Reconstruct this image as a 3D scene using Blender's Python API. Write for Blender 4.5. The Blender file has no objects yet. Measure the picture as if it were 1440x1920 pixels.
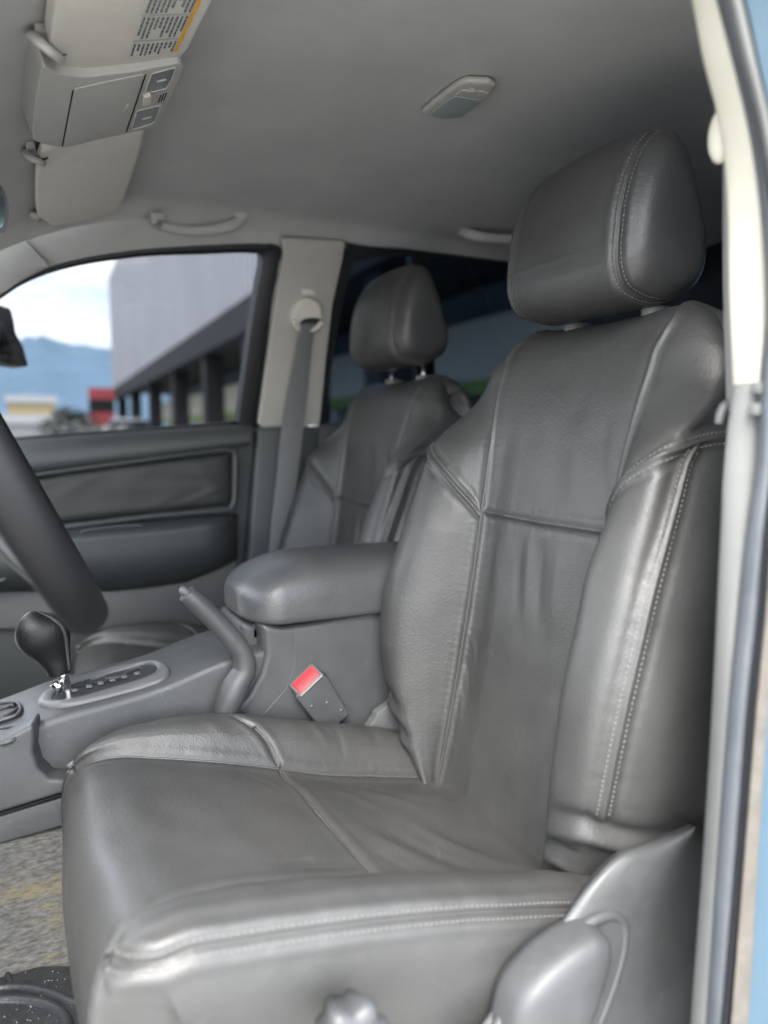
import bpy, bmesh, math, random
import numpy as np
from math import sin, cos, tan, pi, radians, atan2, sqrt
from mathutils import Vector, Matrix, kdtree
from mathutils.bvhtree import BVHTree
random.seed(7); rng = np.random.default_rng(7)
SC = bpy.context.scene
COL = SC.collection

# ------------------------------------------------------------------ camera
# origin = the camera; X runs to the rear of the truck, Y across the cab, Z up; the ground lies at Z = -1.3
GROUND = -1.30
FPX = 1386.0
YAW, PITCH = radians(26), radians(-6)
FW = np.array([sin(YAW)*cos(PITCH), cos(YAW)*cos(PITCH), sin(PITCH)])
RT = np.array([cos(YAW), -sin(YAW), 0.0])
UP = np.cross(RT, FW)
cd = bpy.data.cameras.new('camera'); cam = bpy.data.objects.new('camera', cd); COL.objects.link(cam)
m = Matrix.Identity(4)
for i in range(3):
    m[i][0] = RT[i]; m[i][1] = UP[i]; m[i][2] = -FW[i]
cam.matrix_world = m
cd.sensor_fit = 'AUTO'; cd.sensor_width = 36; cd.lens = FPX/1920*36
cd.clip_start = 0.02; cd.clip_end = 20000
cd.dof.use_dof = True; cd.dof.focus_distance = 1.02; cd.dof.aperture_fstop = 2.1
SC.camera = cam
SC.view_settings.view_transform = 'Standard'; SC.view_settings.look = 'None'
SC.view_settings.gamma = 1; SC.view_settings.use_curve_mapping = False
SC.view_settings.exposure = 3.0
SC.cycles.max_bounces = 12; SC.cycles.diffuse_bounces = 6; SC.cycles.transparent_max_bounces = 16
SC.cycles.sample_clamp_indirect = 6

# ------------------------------------------------------------------ sky and sun
SUN_AZ, SUN_EL = radians(236), radians(50)      # azimuth measured from +X towards +Y
w = bpy.data.worlds.new('World'); SC.world = w; w.use_nodes = True
nt = w.node_tree; N = nt.nodes; L = nt.links; N.clear()
out = N.new('ShaderNodeOutputWorld'); bg = N.new('ShaderNodeBackground'); bg.inputs[1].default_value = 0.15
sky = N.new('ShaderNodeTexSky'); sky.sky_type = 'NISHITA'; sky.sun_disc = False
sky.sun_elevation = SUN_EL; sky.sun_rotation = pi/2 - SUN_AZ; sky.air_density = 1.0; sky.dust_density = 1.5
tc = N.new('ShaderNodeTexCoord'); mp = N.new('ShaderNodeMapping'); mp.inputs['Scale'].default_value = (2.2, 2.2, 6.0)
mp.inputs['Location'].default_value = (0.35, 0.2, 0.1)
no = N.new('ShaderNodeTexNoise'); no.inputs['Scale'].default_value = 1.6; no.inputs['Detail'].default_value = 8; no.inputs['Roughness'].default_value = 0.55
cr = N.new('ShaderNodeValToRGB'); cr.color_ramp.elements[0].position = 0.37; cr.color_ramp.elements[1].position = 0.57
mx = N.new('ShaderNodeMix'); mx.data_type = 'RGBA'
mx.inputs['B'].default_value = (7.4, 7.4, 7.4, 1)
L.new(tc.outputs['Generated'], mp.inputs[0]); L.new(mp.outputs[0], no.inputs[0]); L.new(no.outputs['Fac'], cr.inputs[0])
L.new(cr.outputs[0], mx.inputs['Factor']); L.new(sky.outputs[0], mx.inputs['A']); L.new(mx.outputs['Result'], bg.inputs[0]); L.new(bg.outputs[0], out.inputs[0])
sd = bpy.data.lights.new('sun', 'SUN'); sd.energy = 1.4; sd.angle = radians(34); sd.color = (1, .95, .88)
so = bpy.data.objects.new('sun', sd); COL.objects.link(so)
so.rotation_euler = Vector((-cos(SUN_AZ)*cos(SUN_EL), -sin(SUN_AZ)*cos(SUN_EL), -sin(SUN_EL))).to_track_quat('-Z', 'Y').to_euler()

# ------------------------------------------------------------------ helpers
def ray(px, py): return FW*FPX + RT*(px-720) - UP*(py-960)
def atY(px, py, Y): d = ray(px, py); return d*(Y/d[1])
def atX(px, py, X): d = ray(px, py); return d*(X/d[0])
def atZ(px, py, Z): d = ray(px, py); return d*(Z/d[2])
def far(px, py, off=0.0):                        # far side above the belt line: leans inwards
    d = ray(px, py); return d*((1.92-off)/(d[1]+.43*d[2]))
FARN = np.array([0, .919, .395])                 # outward normal of that side
def roofz(X, Y):
    a = np.abs(Y-1.2)
    z = .535 - .035*np.minimum(a/.45, 1.3)**2 - np.where(Y-1.2 > .45, 7*(a-.45)**2, 0)
    z = z - np.where(X < .35, .09*((.35-X)/.35)**2, 0) - np.where(X > 1.2, .25*(X-1.2)**2, 0)
    return z
def onroof(px, py, off=0.0):
    d = ray(px, py); Z = .5
    for _ in range(40):
        p = d*(Z/d[2]); Z = Z*.5 + .5*(float(roofz(p[0], p[1]))-off)
    return d*(Z/d[2])

def new_obj(name, verts, faces, mat=None, parent=None, smooth=True):
    me = bpy.data.meshes.new(name)
    me.from_pydata([tuple(map(float, v)) for v in verts], [], [tuple(map(int, f)) for f in faces])
    if smooth: me.polygons.foreach_set('use_smooth', [True]*len(me.polygons))
    me.update()
    o = bpy.data.objects.new(name, me); COL.objects.link(o)
    if mat: me.materials.append(mat)
    if parent:
        o.parent = parent
        pw = parent; loc = Vector((0, 0, 0))
        while pw: loc += pw.location; pw = pw.parent
        me.transform(Matrix.Translation(-loc))
    return o
def bm_obj(name, bm, mat=None, parent=None, smooth=True, sharp=None):
    bmesh.ops.recalc_face_normals(bm, faces=bm.faces)
    me = bpy.data.meshes.new(name); bm.to_mesh(me); bm.free()
    if smooth: me.polygons.foreach_set('use_smooth', [True]*len(me.polygons))
    if sharp: me.set_sharp_from_angle(angle=radians(sharp))
    o = bpy.data.objects.new(name, me); COL.objects.link(o)
    if mat: me.materials.append(mat)
    if parent:
        o.parent = parent
        pw = parent; loc = Vector((0, 0, 0))
        while pw: loc += pw.location; pw = pw.parent
        me.transform(Matrix.Translation(-loc))
    return o
def thing(name, label, cat, loc, group=None, kind=None):
    o = bpy.data.objects.new(name, None); COL.objects.link(o); o.location = Vector(tuple(map(float, loc)))
    o.empty_display_size = .05
    o['label'] = label; o['category'] = cat
    if group: o['group'] = group
    if kind: o['kind'] = kind
    return o
def tag(o, label, cat, group=None):
    o['label'] = label; o['category'] = cat
    if group: o['group'] = group
    return o
def spline(pts, n):                              # Catmull-Rom (centripetal-ish by chord) through pts, n samples
    P = np.array(pts, float); k = len(P)
    if k == 2: t = np.linspace(0, 1, n)[:, None]; return P[0]*(1-t)+P[1]*t
    d = np.r_[0, np.cumsum(np.maximum(np.linalg.norm(np.diff(P, axis=0), axis=1), 1e-9)**.7)]
    return hermite(d, P, np.linspace(0, d[-1], n))
def hermite(x, Y, xs):
    x = np.asarray(x, float); Y = np.asarray(Y, float); one = Y.ndim == 1
    if one: Y = Y[:, None]
    h = np.diff(x)[:, None]; s = np.diff(Y, axis=0)/h
    mt = np.empty_like(Y); mt[0] = s[0]; mt[-1] = s[-1]
    if len(x) > 2: mt[1:-1] = (s[:-1]*h[1:] + s[1:]*h[:-1])/(h[1:]+h[:-1])
    i = np.clip(np.searchsorted(x, xs, side='right')-1, 0, len(x)-2)
    hh = h[i]; t = ((xs - x[i])[:, None])/hh
    r = (2*t**3-3*t**2+1)*Y[i] + (t**3-2*t**2+t)*hh*mt[i] + (-2*t**3+3*t**2)*Y[i+1] + (t**3-t**2)*hh*mt[i+1]
    return r[:, 0] if one else r
def resample(P, step):
    P = np.asarray(P, float); d = np.r_[0, np.cumsum(np.linalg.norm(np.diff(P, axis=0), axis=1))]
    n = max(2, int(round(d[-1]/step))+1); s = np.linspace(0, d[-1], n)
    return np.stack([np.interp(s, d, P[:, k]) for k in range(3)], 1), s
def tube_geo(path, rad, seg=12, cap=True, squash=None, upv=None):
    P = np.asarray(path, float); n = len(P); rad = np.broadcast_to(np.asarray(rad, float), (n,))
    T = np.gradient(P, axis=0); T /= np.maximum(np.linalg.norm(T, axis=1), 1e-9)[:, None]
    u = np.array(upv if upv is not None else (0, 0, 1.0), float)
    if abs(T[0] @ u) > .95: u = np.array([1.0, 0, 0])
    V = []; F = []
    a = u - T[0]*(u @ T[0]); a /= np.linalg.norm(a)
    for i in range(n):
        a = a - T[i]*(a @ T[i]); a /= np.linalg.norm(a); b = np.cross(T[i], a)
        sa, sb = (1, 1) if squash is None else squash
        for k in range(seg):
            t = 2*pi*k/seg; V.append(P[i] + rad[i]*(sa*cos(t)*a + sb*sin(t)*b))
    for i in range(n-1):
        for k in range(seg):
            k2 = (k+1) % seg; F.append((i*seg+k, i*seg+k2, (i+1)*seg+k2, (i+1)*seg+k))
    if cap:
        F.append(tuple(range(seg))[::-1]); F.append(tuple((n-1)*seg+k for k in range(seg)))
    return V, F
def tube(name, path, rad, mat, parent=None, seg=12, n=None, **kw):
    P = spline(path, n) if n else np.asarray(path, float)
    r = rad
    if np.ndim(rad) and n:
        r = np.interp(np.linspace(0, 1, n), np.linspace(0, 1, len(rad)), rad)
    V, F = tube_geo(P, r, seg, **kw); return new_obj(name, V, F, mat, parent)
def loft(name, loops, mat, parent=None, closed=True, cap=True):
    A = np.array(loops, float); n, k, _ = A.shape
    F = []
    for i in range(n-1):
        for j in range(k if closed else k-1):
            j2 = (j+1) % k; F.append((i*k+j, i*k+j2, (i+1)*k+j2, (i+1)*k+j))
    if cap and closed:
        F.append(tuple(range(k))[::-1]); F.append(tuple((n-1)*k+j for j in range(k)))
    return new_obj(name, A.reshape(-1, 3), F, mat, parent)
def chaikin(P, it=2, keep=.25):
    P = [np.array(p, float) for p in P]
    for _ in range(it):
        Q = []
        for i in range(len(P)):
            a, b = P[i], P[(i+1) % len(P)]
            Q += [a*(1-keep)+b*keep, a*keep+b*(1-keep)]
        P = Q
    return P
def fillet(P, r, n=5):                           # rounded corners of a closed 3-D polygon
    P = [np.array(p, float) for p in P]; Q = []
    for i in range(len(P)):
        a, b, c = P[i-1], P[i], P[(i+1) % len(P)]
        la, lc = np.linalg.norm(a-b), np.linalg.norm(c-b); rr = min(r, la*.45, lc*.45)
        p, q = b+(a-b)/la*rr, b+(c-b)/lc*rr
        for t in np.linspace(0, 1, n): Q.append((1-t)**2*p + 2*t*(1-t)*b + t*t*q)
    return Q
def slab(name, P, depth, mat, parent=None, bevel=.004, seg=3, sharp=40):
    """closed outline P (3-D points, the face seen), extruded by the vector depth, its edges rounded"""
    bm = bmesh.new(); vs = [bm.verts.new(tuple(map(float, p))) for p in P]
    f = bm.faces.new(vs); r = bmesh.ops.extrude_face_region(bm, geom=[f])
    nv = [g for g in r['geom'] if isinstance(g, bmesh.types.BMVert)]
    bmesh.ops.translate(bm, vec=Vector(tuple(map(float, depth))), verts=nv)
    if bevel > 0:
        es = [e for e in bm.edges if len(e.link_faces) == 2 and e.calc_face_angle(0) > radians(30)]
        try: bmesh.ops.bevel(bm, geom=es, offset=bevel, segments=seg, profile=.5, affect='EDGES', clamp_overlap=True)
        except Exception: pass
    bmesh.ops.triangulate(bm, faces=[f for f in bm.faces if len(f.verts) > 4])
    return bm_obj(name, bm, mat, parent, True, sharp)
def boxo(name, lo, hi, mat, parent=None, bevel=.003, seg=2):
    (x0, y0, z0), (x1, y1, z1) = lo, hi
    return slab(name, [(x0, y0, z0), (x1, y0, z0), (x1, y0, z1), (x0, y0, z1)], (0, y1-y0, 0), mat, parent, bevel, seg)
def strip(name, A, B, depth, mat, parent=None, bevel=.002, n=40, bulge=0.0, cols=8):
    """a band between the polylines A and B (3-D), domed by bulge along -depth, closed behind by depth"""
    a = spline(A, n); b = spline(B, n); dv = np.asarray(depth, float); dn = dv/np.linalg.norm(dv)
    V = []; F = []; k = cols+1
    for i in range(n):
        for j in range(k):
            t = j/cols; V.append(a[i]*(1-t)+b[i]*t - dn*bulge*(1-(2*t-1)**2)**.7)
    for i in range(n):
        V.append(a[i]+dv)
    for i in range(n):
        V.append(b[i]+dv)
    A0 = n*k; B0 = A0+n
    for i in range(n-1):
        for j in range(cols): F.append((i*k+j, i*k+j+1, (i+1)*k+j+1, (i+1)*k+j))
        F.append((A0+i, i*k, (i+1)*k, A0+i+1)); F.append((i*k+cols, B0+i, B0+i+1, (i+1)*k+cols))
        F.append((A0+i, A0+i+1, B0+i+1, B0+i))
    for i in (0, n-1): F.append(tuple([A0+i]+[i*k+j for j in range(k)]+[B0+i]))
    o = new_obj(name, V, F, mat, parent); o.data.set_sharp_from_angle(angle=radians(50)); return o

# ------------------------------------------------------------------ materials
def mat(name, col, rough=.5, var=.0, vscale=20, bump=0, bscale=200, kind='noise', metal=0, spec=.5, coat=0, sheen=0, trans=None, rvar=0.0, extra=None):
    M = bpy.data.materials.new(name); M.use_nodes = True; t = M.node_tree; n = t.nodes; l = t.links
    b = n['Principled BSDF']; b.inputs['Roughness'].default_value = rough; b.inputs['Metallic'].default_value = metal
    b.inputs['Base Color'].default_value = (*col, 1); b.inputs['Specular IOR Level'].default_value = spec
    b.inputs['Coat Weight'].default_value = coat; b.inputs['Sheen Weight'].default_value = sheen
    tcn = n.new('ShaderNodeTexCoord')
    if var or rvar:
        no = n.new('ShaderNodeTexNoise'); no.inputs['Scale'].default_value = vscale; no.inputs['Detail'].default_value = 6; no.inputs['Roughness'].default_value = .65
        l.new(tcn.outputs['Object'], no.inputs[0])
    if var:
        mr = n.new('ShaderNodeMapRange'); mr.inputs[1].default_value = .25; mr.inputs[2].default_value = .75
        mr.inputs[3].default_value = 1-var; mr.inputs[4].default_value = 1+var; l.new(no.outputs['Fac'], mr.inputs[0])
        mm = n.new('ShaderNodeVectorMath'); mm.operation = 'SCALE'; mm.inputs[0].default_value = col; l.new(mr.outputs[0], mm.inputs['Scale'])
        l.new(mm.outputs[0], b.inputs['Base Color'])
    if rvar:
        m2 = n.new('ShaderNodeMapRange'); m2.inputs[1].default_value = .3; m2.inputs[2].default_value = .7
        m2.inputs[3].default_value = rough-rvar; m2.inputs[4].default_value = rough+rvar; l.new(no.outputs['Fac'], m2.inputs[0]); l.new(m2.outputs[0], b.inputs['Roughness'])
    if extra:                                    # thin wandering crease and scuff lines, in patches
        cs, cm, lc, wd = extra
        n1 = n.new('ShaderNodeTexNoise'); n1.inputs['Scale'].default_value = cs; n1.inputs['Detail'].default_value = 2.5; n1.inputs['Distortion'].default_value = .6
        l.new(tcn.outputs['Object'], n1.inputs[0])
        a1 = n.new('ShaderNodeMath'); a1.operation = 'SUBTRACT'; a1.inputs[1].default_value = .5; l.new(n1.outputs['Fac'], a1.inputs[0])
        a2 = n.new('ShaderNodeMath'); a2.operation = 'ABSOLUTE'; l.new(a1.outputs[0], a2.inputs[0])
        a3 = n.new('ShaderNodeMapRange'); a3.inputs[1].default_value = 0; a3.inputs[2].default_value = wd; a3.inputs[3].default_value = 1; a3.inputs[4].default_value = 0; l.new(a2.outputs[0], a3.inputs[0])
        n2 = n.new('ShaderNodeTexNoise'); n2.inputs['Scale'].default_value = cs*1.3; n2.inputs['Detail'].default_value = 3
        m3 = n.new('ShaderNodeMapping'); m3.inputs['Location'].default_value = (3.1, 1.7, 5.2); l.new(tcn.outputs['Object'], m3.inputs[0]); l.new(m3.outputs[0], n2.inputs[0])
        a4 = n.new('ShaderNodeMapRange'); a4.inputs[1].default_value = .52; a4.inputs[2].default_value = .68; a4.inputs[3].default_value = 0; a4.inputs[4].default_value = cm; l.new(n2.outputs['Fac'], a4.inputs[0])
        a5 = n.new('ShaderNodeMath'); a5.operation = 'MULTIPLY'; l.new(a3.outputs[0], a5.inputs[0]); l.new(a4.outputs[0], a5.inputs[1])
        mxl = n.new('ShaderNodeMix'); mxl.data_type = 'RGBA'; mxl.inputs['B'].default_value = (*lc, 1)
        if b.inputs['Base Color'].links: l.new(b.inputs['Base Color'].links[0].from_socket, mxl.inputs['A'])
        else: mxl.inputs['A'].default_value = (*col, 1)
        l.new(a5.outputs[0], mxl.inputs['Factor']); l.new(mxl.outputs['Result'], b.inputs['Base Color'])
    if bump:
        bp = n.new('ShaderNodeBump'); bp.inputs['Strength'].default_value = bump; bp.inputs['Distance'].default_value = .001
        if kind == 'voronoi':
            v = n.new('ShaderNodeTexVoronoi'); v.feature = 'SMOOTH_F1'; v.inputs['Scale'].default_value = bscale
            nz = n.new('ShaderNodeTexNoise'); nz.inputs['Scale'].default_value = bscale*.25; nz.inputs['Detail'].default_value = 4
            ad = n.new('ShaderNodeMath'); ad.operation = 'ADD'
            l.new(tcn.outputs['Object'], v.inputs[0]); l.new(tcn.outputs['Object'], nz.inputs[0])
            l.new(v.outputs['Distance'], ad.inputs[0]); l.new(nz.outputs['Fac'], ad.inputs[1]); l.new(ad.outputs[0], bp.inputs['Height'])
        else:
            v = n.new('ShaderNodeTexNoise'); v.inputs['Scale'].default_value = bscale; v.inputs['Detail'].default_value = 5
            l.new(tcn.outputs['Object'], v.inputs[0]); l.new(v.outputs['Fac'], bp.inputs['Height'])
        l.new(bp.outputs[0], b.inputs['Normal'])
    return M
def glass(name, tint, gloss=.08, rough=0.0):
    M = bpy.data.materials.new(name); M.use_nodes = True; t = M.node_tree; n = t.nodes; l = t.links; n.clear()
    o = n.new('ShaderNodeOutputMaterial'); tr = n.new('ShaderNodeBsdfTransparent'); tr.inputs[0].default_value = (*tint, 1)
    gl = n.new('ShaderNodeBsdfGlossy'); gl.inputs['Roughness'].default_value = rough
    fr = n.new('ShaderNodeFresnel'); fr.inputs[0].default_value = 1.45; mx = n.new('ShaderNodeMixShader')
    l.new(fr.outputs[0], mx.inputs[0]); l.new(tr.outputs[0], mx.inputs[1]); l.new(gl.outputs[0], mx.inputs[2]); l.new(mx.outputs[0], o.inputs[0])
    return M
LEATHER = mat('grey_leather', (.0375, .0378, .0372), .46, .16, 9, .30, 420, 'voronoi', rvar=.07, extra=(9, .26, (.10, .099, .095), .010))
LEATHER_B = mat('grey_leather_grain', (.0365, .0367, .0362), .45, .14, 14, .28, 440, 'voronoi', rvar=.06)
WELT = mat('leather_welt', (.055, .055, .054), .38, .1, 60)
THREAD = mat('grey_thread', (.13, .127, .118), .7)
PLASTIC = mat('grey_plastic', (.047, .049, .051), .45, .12, 30, .4, 700, rvar=.06, extra=(16, .5, (.12, .122, .122), .006))
PLASTIC_L = mat('mid_grey_plastic', (.085, .087, .089), .45, .08, 30, .2, 900, rvar=.05)
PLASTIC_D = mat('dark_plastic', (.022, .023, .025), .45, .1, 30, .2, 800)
BLACK = mat('black_rubber', (.006, .007, .010), .5, .1, 40)
DARKGAP = mat('black_void', (.004, .004, .005), .9)
DOORMAT = mat('door_plastic', (.036, .041, .043), .5, .08, 20, .25, 700)
HEADLINER = mat('headliner_cloth', (.385, .383, .372), .95, .09, 9, .9, 800)
PILLARM = mat('pillar_plastic', (.36, .352, .325), .5, .04, 30, .2, 700)
VISORM = mat('visor_vinyl', (.56, .54, .48), .8, .05, 40, .4, 900)
CONSOLEO = mat('overhead_plastic', (.36, .355, .335), .55, .03, 30, .15, 900)
CREAM = mat('cream_plastic', (.50, .475, .39), .5, .04, 20, .1, 700)
TRIMG = mat('grey_trim', (.098, .101, .098), .6, .08, 25, .2, 800)
CHROME = mat('chrome', (.75, .75, .77), .12, metal=1)
RED = mat('red_plastic', (.36, .02, .028), .5)
BELT = mat('belt_webbing', (.16, .165, .17), .55, .1, 40, .5, 900)
BELT_L = mat('pale_belt_webbing', (.24, .235, .23), .6, .05, 40, .4, 900)
PAINT = mat('blue_paint', (.030, .062, .09), .3, .05, 30, coat=.3)
SEALANT = mat('beige_sealant', (.075, .068, .058), .8, .25, 60, 1.0, 150)
CARPET = mat('grey_carpet', (.06, .06, .057), 1, .75, 260, 1.6, 420)
MATRUB = mat('rubber_mat', (.02, .022, .025), .32, .3, 60, .6, 160)
CLEAR_DIMMED = glass('dimmed_clear_glass', (.15, .158, .167))  # clear pane given a dark tint to dim the bright view outside
TINT = glass('tinted_glass', (.028, .040, .058))
MIRRORG = mat('mirror_glass', (.10, .13, .14), .08, metal=1)
DIFFUSER = mat('lamp_diffuser', (.24, .28, .27), .35, 0, spec=.5)
PAPER = mat('label_paper', (.52, .52, .46), .6, .03, 80)
INK = mat('label_ink', (.07, .07, .10), .6)
AMBER = mat('label_amber', (.75, .36, .02), .6)
STEEL = mat('worn_steel', (.42, .25, .17), .45, metal=.6)

# stain on the carpet: irregular yellow streaks
def carpet_stain():
    t = CARPET.node_tree; n = t.nodes; l = t.links; b = n['Principled BSDF']
    src = b.inputs['Base Color'].links[0].from_socket
    tcn = n.new('ShaderNodeTexCoord'); mp = n.new('ShaderNodeMapping'); mp.inputs['Scale'].default_value = (5, 24, 24)
    mp.inputs['Location'].default_value = (0.3, .55, .1)
    no = n.new('ShaderNodeTexNoise'); no.inputs['Scale'].default_value = 1.0; no.inputs['Detail'].default_value = 7; no.inputs['Roughness'].default_value = .7
    r = n.new('ShaderNodeValToRGB'); r.color_ramp.elements[0].position = .53; r.color_ramp.elements[1].position = .70; r.color_ramp.elements[1].color = (.45, .45, .45, 1)
    mx = n.new('ShaderNodeMix'); mx.data_type = 'RGBA'; mx.inputs['B'].default_value = (.15, .12, .035, 1)
    l.new(tcn.outputs['Object'], mp.inputs[0]); l.new(mp.outputs[0], no.inputs[0]); l.new(no.outputs['Fac'], r.inputs[0])
    l.new(r.outputs[0], mx.inputs['Factor']); l.new(src, mx.inputs['A']); l.new(mx.outputs['Result'], b.inputs['Base Color'])
carpet_stain()
for nd in [x for x in CARPET.node_tree.nodes if x.type == 'TEX_NOISE' and x.inputs['Scale'].default_value > 100]:   # pile lies in rows
    mp_ = CARPET.node_tree.nodes.new('ShaderNodeMapping'); mp_.inputs['Scale'].default_value = (.30, 1.0, 1.0)
    CARPET.node_tree.links.new(nd.inputs[0].links[0].from_socket, mp_.inputs[0]); CARPET.node_tree.links.new(mp_.outputs[0], nd.inputs[0])

# ------------------------------------------------------------------ outside: ground, hills, buildings
def outside():
    gm = mat('pale_concrete', (.30, .295, .28), .9, .15, .5)
    g = new_obj('ground', [(-400, -400, GROUND), (1500, -400, GROUND), (1500, 3500, GROUND), (-400, 3500, GROUND)], [(0, 1, 2, 3)], gm); g['kind'] = 'structure'
    # mountains
    hm = mat('hazy_hill_forest', (.16, .26, .36), .95, .2, .004)  # blue haze of the distance is put into the hills' own colour
    V = []; F = []; nx = 80; ny = 14
    for j in range(ny):
        for i in range(nx):
            a = radians(-25 + 75*i/(nx-1)); r = 2600 + 3400*j/(ny-1); t = j/(ny-1)
            hgt = (560+110*sin(a*17)+60*sin(a*41+1)+30*sin(a*90))*(t**.8)*(1+.12*sin(j*2.1+a*30)*t)
            V.append((r*sin(a), r*cos(a), GROUND-4+hgt))
    for j in range(ny-1):
        for i in range(nx-1): F.append((j*nx+i, j*nx+i+1, (j+1)*nx+i+1, (j+1)*nx+i))
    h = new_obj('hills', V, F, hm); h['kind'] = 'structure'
    # clad building on the right; its street side runs away from the truck along (ux, uy)
    clad = mat('grey_cladding', (.40, .40, .44), .55, .10, .35); dark = mat('dark_metal_frame', (.005, .0055, .008), .7)
    cream = mat('cream_shopfront', (.78, .74, .64), .6); green = mat('green_band', (.30, .45, .12), .6); shopg = mat('shop_glass', (.16, .20, .24), .15)
    az = radians(1.6); ux, uy = sin(az), cos(az); X0 = 4.2
    def W(s, off, z): return (X0 + ux*s + uy*off, uy*s - ux*off, z)      # s metres along the street, off metres back from the facade
    b = thing('shop_building', 'grey building with ribbed metal cladding above a dark shopfront arcade', 'building', W(30, 5, GROUND))
    s0, s1 = 6.0, 54.0; zb, zt = 3.05, 10.4
    V = []; F = []; n = 0; pitch = .45; s = s0; prof = []
    while s < s1:
        prof += [(s, 0), (s+pitch*.5, 0), (s+pitch*.53, .16), (s+pitch*.97, .16)]; s += pitch
    for (s, o) in prof: V += [W(s, o, zb), W(s, o, zt)]
    k = len(prof)
    for i in range(k-1): F.append((2*i, 2*i+2, 2*i+3, 2*i+1))
    V += [W(prof[-1][0], 12, zb), W(prof[-1][0], 12, zt), W(s0, 12, zb), W(s0, 12, zt)]; e = 2*k
    F += [(2*k-2, e, e+1, 2*k-1), (e, e+2, e+3, e+1), (0, 1, e+3, e+2), (2*k-1, e+1, e+3, 1)]
    new_obj('cladding', V, F, clad, b, smooth=False)
    def bxs(name, s0, s1, o0, o1, z0, z1, mt, par):
        c = [W(s, o, z) for z in (z0, z1) for s, o in ((s0, o0), (s1, o0), (s1, o1), (s0, o1))]
        return new_obj(name, c, [(0, 1, 2, 3), (4, 5, 6, 7), (0, 1, 5, 4), (1, 2, 6, 5), (2, 3, 7, 6), (3, 0, 4, 7)], mt, par, False)
    bxs('fascia', s0, s1-.3, -.05, .5, zb-.75, zb-.02, dark, b)
    bxs('soffit', s0, s1-.4, .5, 12, zb-.3, zb-.02, dark, b)
    for s in (9.5, 13, 17, 22, 28, 35, 43, 51): bxs('column', s, s+.55, .1, .65, GROUND, zb-.75, dark, b)
    bxs('shop_wall', s0, s1-1, 3.4, 3.6, GROUND, zb-.3, shopg, b)
    bxs('sign_band', s0, s1-1, 3.1, 3.38, 1.0, 2.1, cream, b); bxs('green_stripe', s0, s1-1, 3.05, 3.39, .72, .98, green, b)
    for s in (11, 15, 19.5, 25, 31.5, 39, 47): bxs('mullion', s, s+.3, 3.2, 3.4, GROUND, .7, cream, b)
    # roadside price board: red and white panels on a post
    rd = mat('red_sign_panel', (.42, .07, .08), .6); wh = mat('white_sign_panel', (.8, .8, .8), .5)
    sg = thing('roadside_sign', 'red and white roadside sign at the far end of the clad building', 'sign', W(50, -1, GROUND))
    bxs('post', 50.2, 50.5, -1.3, -.7, GROUND, 2.0, dark, sg); bxs('red_panel', 50, 50.6, -1.7, -.2, 2.2, 2.9, rd, sg); bxs('dark_panel', 50, 50.6, -1.7, -.2, 1.4, 2.18, dark, sg)
    bxs('red_panel', 50, 50.6, -1.7, -.2, .55, 1.38, rd, sg); bxs('white_panel', 50, 50.6, -1.7, -.2, -1.0, .53, wh, sg)
    # far yellow shed and grey shed
    ye = mat('yellow_wall', (.50, .40, .22), .8); gy = mat('grey_wall', (.4, .4, .4), .8)
    def shed(name, px, Y, wid, z1, mt, lab, rf):
        c = atY(px, 810, Y); t = thing(name, lab, 'building', (c[0], Y, GROUND))
        x0, x1 = c[0]-wid/2, c[0]+wid/2
        new_obj('wall', [(x0, Y, GROUND), (x1, Y, GROUND), (x1, Y+6, GROUND), (x0, Y+6, GROUND), (x0, Y, z1), (x1, Y, z1), (x1, Y+6, z1), (x0, Y+6, z1)],
                [(0, 1, 5, 4), (1, 2, 6, 5), (2, 3, 7, 6), (3, 0, 4, 7)], mt, t, False)
        new_obj('roof', [(x0-.3, Y-.3, z1), (x1+.3, Y-.3, z1), (x1+.3, Y+6.3, z1), (x0-.3, Y+6.3, z1), (x0-.3, Y+3, z1+1), (x1+.3, Y+3, z1+1)],
                [(0, 1, 5, 4), (2, 3, 4, 5), (0, 4, 3), (1, 2, 5), (0, 1, 2, 3)], rf, t, False)
        return t
    shed('far_shed', 62, 95, 5, 3.6, ye, 'far yellow-walled shed beyond the lot, below the mountains', gy)
    shed('far_shed', 95, 80, 9, 1.0, gy, 'far low grey shed in front of the yellow one', gy)
    # bush
    lf = mat('bush_leaves', (.07, .075, .06), .8, .4, 3)
    bu = atY(135, 815, 48); V = []; F = []
    for i in range(1400):
        a, p, r = random.uniform(0, 2*pi), random.uniform(-.3, 1.4), random.uniform(.55, 1)**.5
        c = np.array([bu[0]+2.0*r*cos(a)*cos(p)*(1+.3*sin(3*a)), 48+1.6*r*sin(a)*cos(p), GROUND+.2+2.6*r*max(0, sin(p))+.2*random.random()])
        d1 = rng.normal(size=3); d1 /= np.linalg.norm(d1); d2 = np.cross(d1, rng.normal(size=3)); d2 /= np.linalg.norm(d2); q = len(V)
        V += [c-d1*.14, c+d2*.07, c+d1*.14, c-d2*.07]; F.append((q, q+1, q+2, q+3))
    bs = thing('bush', 'dark scrubby bush at the far edge of the lot, left of the sign', 'bush', (bu[0], 48, GROUND))
    new_obj('foliage', V, F, lf, bs, False); tube('stem', [(bu[0], 48, GROUND), (bu[0]+.1, 48, GROUND+1), (bu[0], 48.1, GROUND+1.8)], [.09, .06, .03], dark, bs, 8, 8)
    # parked cars
    cw = mat('white_car_paint', (.75, .75, .75), .3); cgk = mat('dark_car_paint', (.05, .055, .065), .3); gls = mat('car_glass', (.03, .04, .05), .08); ty = mat('tyre', (.015, .015, .015), .8)
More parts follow.
